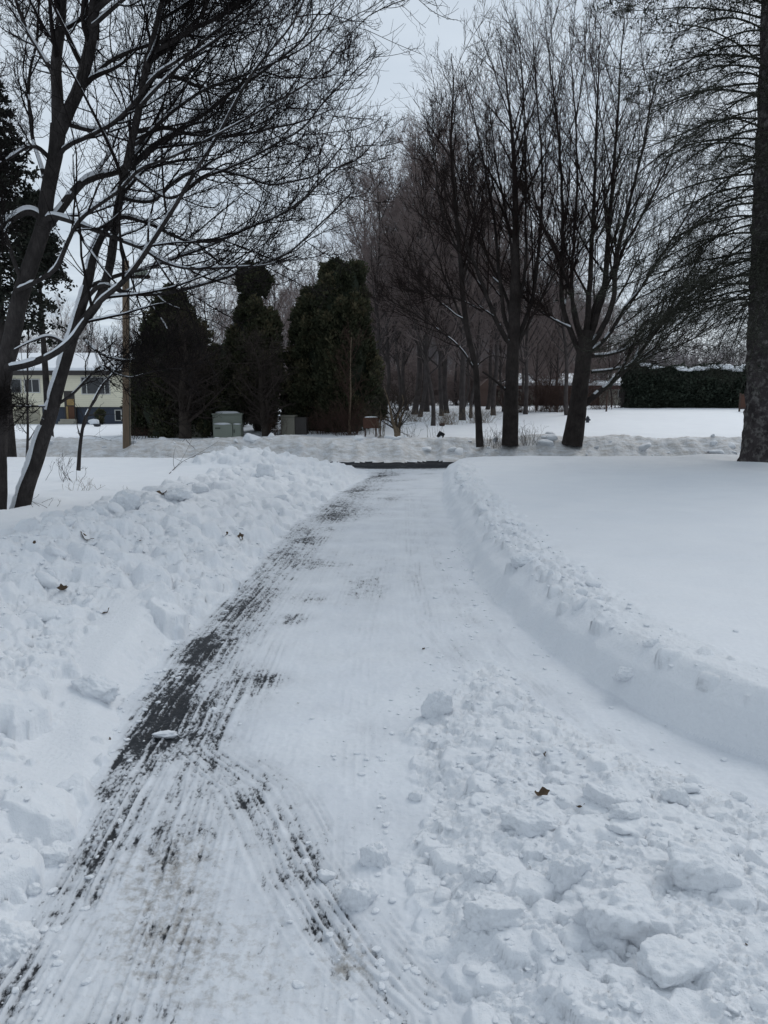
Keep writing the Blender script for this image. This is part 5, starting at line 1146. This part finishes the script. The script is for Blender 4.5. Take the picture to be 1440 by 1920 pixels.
window(1050, 1062, 731, 752, [], .2, M_darktrim, **W2); window(1010, 1030, 732, 745, [.5], .2, M_darktrim, **W2); window(1160, 1172, 733, 745, [.5], .05, M_trim, **W2); window(960, 975, 732, 744, [.5], 0, M_trim, **W2)
MB().box(L2(rx(1083)), L2(rx(1095)), .13, .197, .3, Z2(rz_(732)), .01).build('door', M_door, ho2)
# brown shed left of it
a, c = at(898, 766, 60), at(931, 716, 60); sh = empty('shed', ((a[0] + c[0]) / 2, 60, ground((a[0] + c[0]) / 2, 60) - .2), 'dark brown shed wall left of the long low house', 'shed'); w = (c[0] - a[0]) / 2; h_ = c[2] - sh.location.z
MB().box(-w, w, 0, 3, 0, h_ - .5).build('wall', M_brick, sh)
V = [(-w - .15, -.2, h_ - .52), (0, -.2, h_ + .25), (w + .15, -.2, h_ - .52), (-w - .15, 3.2, h_ - .52), (0, 3.2, h_ + .25), (w + .15, 3.2, h_ - .52)]
MB().add(V, [(0, 3, 4, 1), (1, 4, 5, 2), (0, 2, 5, 3)], [(0, 1, 2), (3, 5, 4)]).build('roof', M_brick, sh)
# far pale house in the wood
a, c = at(772, 772, 95), at(793, 728, 95); g = ground(a[0], 95) - .3; fh = empty('house', ((a[0] + c[0]) / 2, 95, g), 'far pale blue house glimpsed between woodland trunks', 'house'); w = (c[0] - a[0]) / 2; h_ = c[2] - g
MB().box(-w, w, 0, 5, 0, h_ - .6).build('wall', M_paleblue, fh)
V = [(-w - .2, -.3, h_ - .62), (0, -.3, h_ + .5), (w + .2, -.3, h_ - .62), (-w - .2, 5.3, h_ - .62), (0, 5.3, h_ + .5), (w + .2, 5.3, h_ - .62)]
MB().add(V, [(0, 3, 4, 1), (1, 4, 5, 2), (0, 2, 5, 3)], [(0, 1, 2), (3, 5, 4)]).build('roof', M_bsnow, fh)
MB().box(-.3, .3, -.05, -.003, h_ * .45, h_ * .65).build('window', M_glass, fh)

# ------------------------------------------------------------------ light
SE, SA = math.radians(44), math.radians(38)              # sun height; direction on the compass (to the right and ahead)
W = bpy.data.worlds.new('World'); S.world = W; W.use_nodes = True; nt = W.node_tree; bg = nt.nodes['Background']
sky = nt.nodes.new('ShaderNodeTexSky'); sky.sky_type = 'NISHITA'; sky.sun_disc = False; sky.sun_elevation = SE; sky.sun_rotation = SA; sky.air_density = 1.; sky.dust_density = 2.
tc = nt.nodes.new('ShaderNodeTexCoord'); sx_ = nt.nodes.new('ShaderNodeSeparateXYZ'); nt.links.new(tc.outputs['Generated'], sx_.inputs[0])
# cloud deck seen as a plane overhead
dv = nt.nodes.new('ShaderNodeMath'); dv.operation = 'MAXIMUM'; dv.inputs[1].default_value = .08; nt.links.new(sx_.outputs['Z'], dv.inputs[0])
cb = nt.nodes.new('ShaderNodeCombineXYZ')
for i_ in (0, 1):
    q = nt.nodes.new('ShaderNodeMath'); q.operation = 'DIVIDE'; nt.links.new(sx_.outputs[i_], q.inputs[0]); nt.links.new(dv.outputs[0], q.inputs[1]); nt.links.new(q.outputs[0], cb.inputs[i_])
nz = nt.nodes.new('ShaderNodeTexNoise'); nz.inputs['Scale'].default_value = 1.1; nz.inputs['Detail'].default_value = 5; nz.inputs['Roughness'].default_value = .5; nt.links.new(cb.outputs[0], nz.inputs['Vector'])
rp = nt.nodes.new('ShaderNodeValToRGB'); rp.color_ramp.elements[0].position = .32; rp.color_ramp.elements[0].color = (5.2, 6.0, 6.9, 1); rp.color_ramp.elements[1].position = .68; rp.color_ramp.elements[1].color = (6.8, 7.6, 8.4, 1)
nt.links.new(nz.outputs['Fac'], rp.inputs['Fac'])
mx = nt.nodes.new('ShaderNodeMix'); mx.data_type = 'RGBA'; mx.inputs[0].default_value = .9; nt.links.new(sky.outputs['Color'], mx.inputs[6]); nt.links.new(rp.outputs['Color'], mx.inputs[7])
# the overcast is brighter towards the veiled sun, ahead
dt = nt.nodes.new('ShaderNodeVectorMath'); dt.operation = 'DOT_PRODUCT'; dt.inputs[1].default_value = (math.sin(SA) * .95, math.cos(SA) * .95, .15); nt.links.new(tc.outputs['Generated'], dt.inputs[0])
mr = nt.nodes.new('ShaderNodeMapRange'); mr.interpolation_type = 'SMOOTHSTEP'; mr.inputs[1].default_value = -.45; mr.inputs[2].default_value = .6; mr.inputs[3].default_value = .82; mr.inputs[4].default_value = 1.05; nt.links.new(dt.outputs['Value'], mr.inputs[0])
vm = nt.nodes.new('ShaderNodeVectorMath'); vm.operation = 'SCALE'; nt.links.new(mx.outputs[2], vm.inputs[0]); nt.links.new(mr.outputs[0], vm.inputs['Scale'])
nt.links.new(vm.outputs[0], bg.inputs['Color']); bg.inputs['Strength'].default_value = .10
sl = bpy.data.lights.new('sun', 'SUN'); sl.energy = 1.1; sl.angle = math.radians(30); sl.color = (1, .97, .93); so = bpy.data.objects.new('sun', sl); C.objects.link(so)
dvec = Vector((math.sin(SA) * math.cos(SE), math.cos(SA) * math.cos(SE), math.sin(SE))); so.rotation_euler = dvec.to_track_quat('Z', 'Y').to_euler()
S.view_settings.view_transform = 'Standard'; S.view_settings.look = 'None'; S.view_settings.exposure = 0
S.cycles.max_bounces = 6; S.cycles.diffuse_bounces = 4; S.cycles.glossy_bounces = 2; S.cycles.transmission_bounces = 2
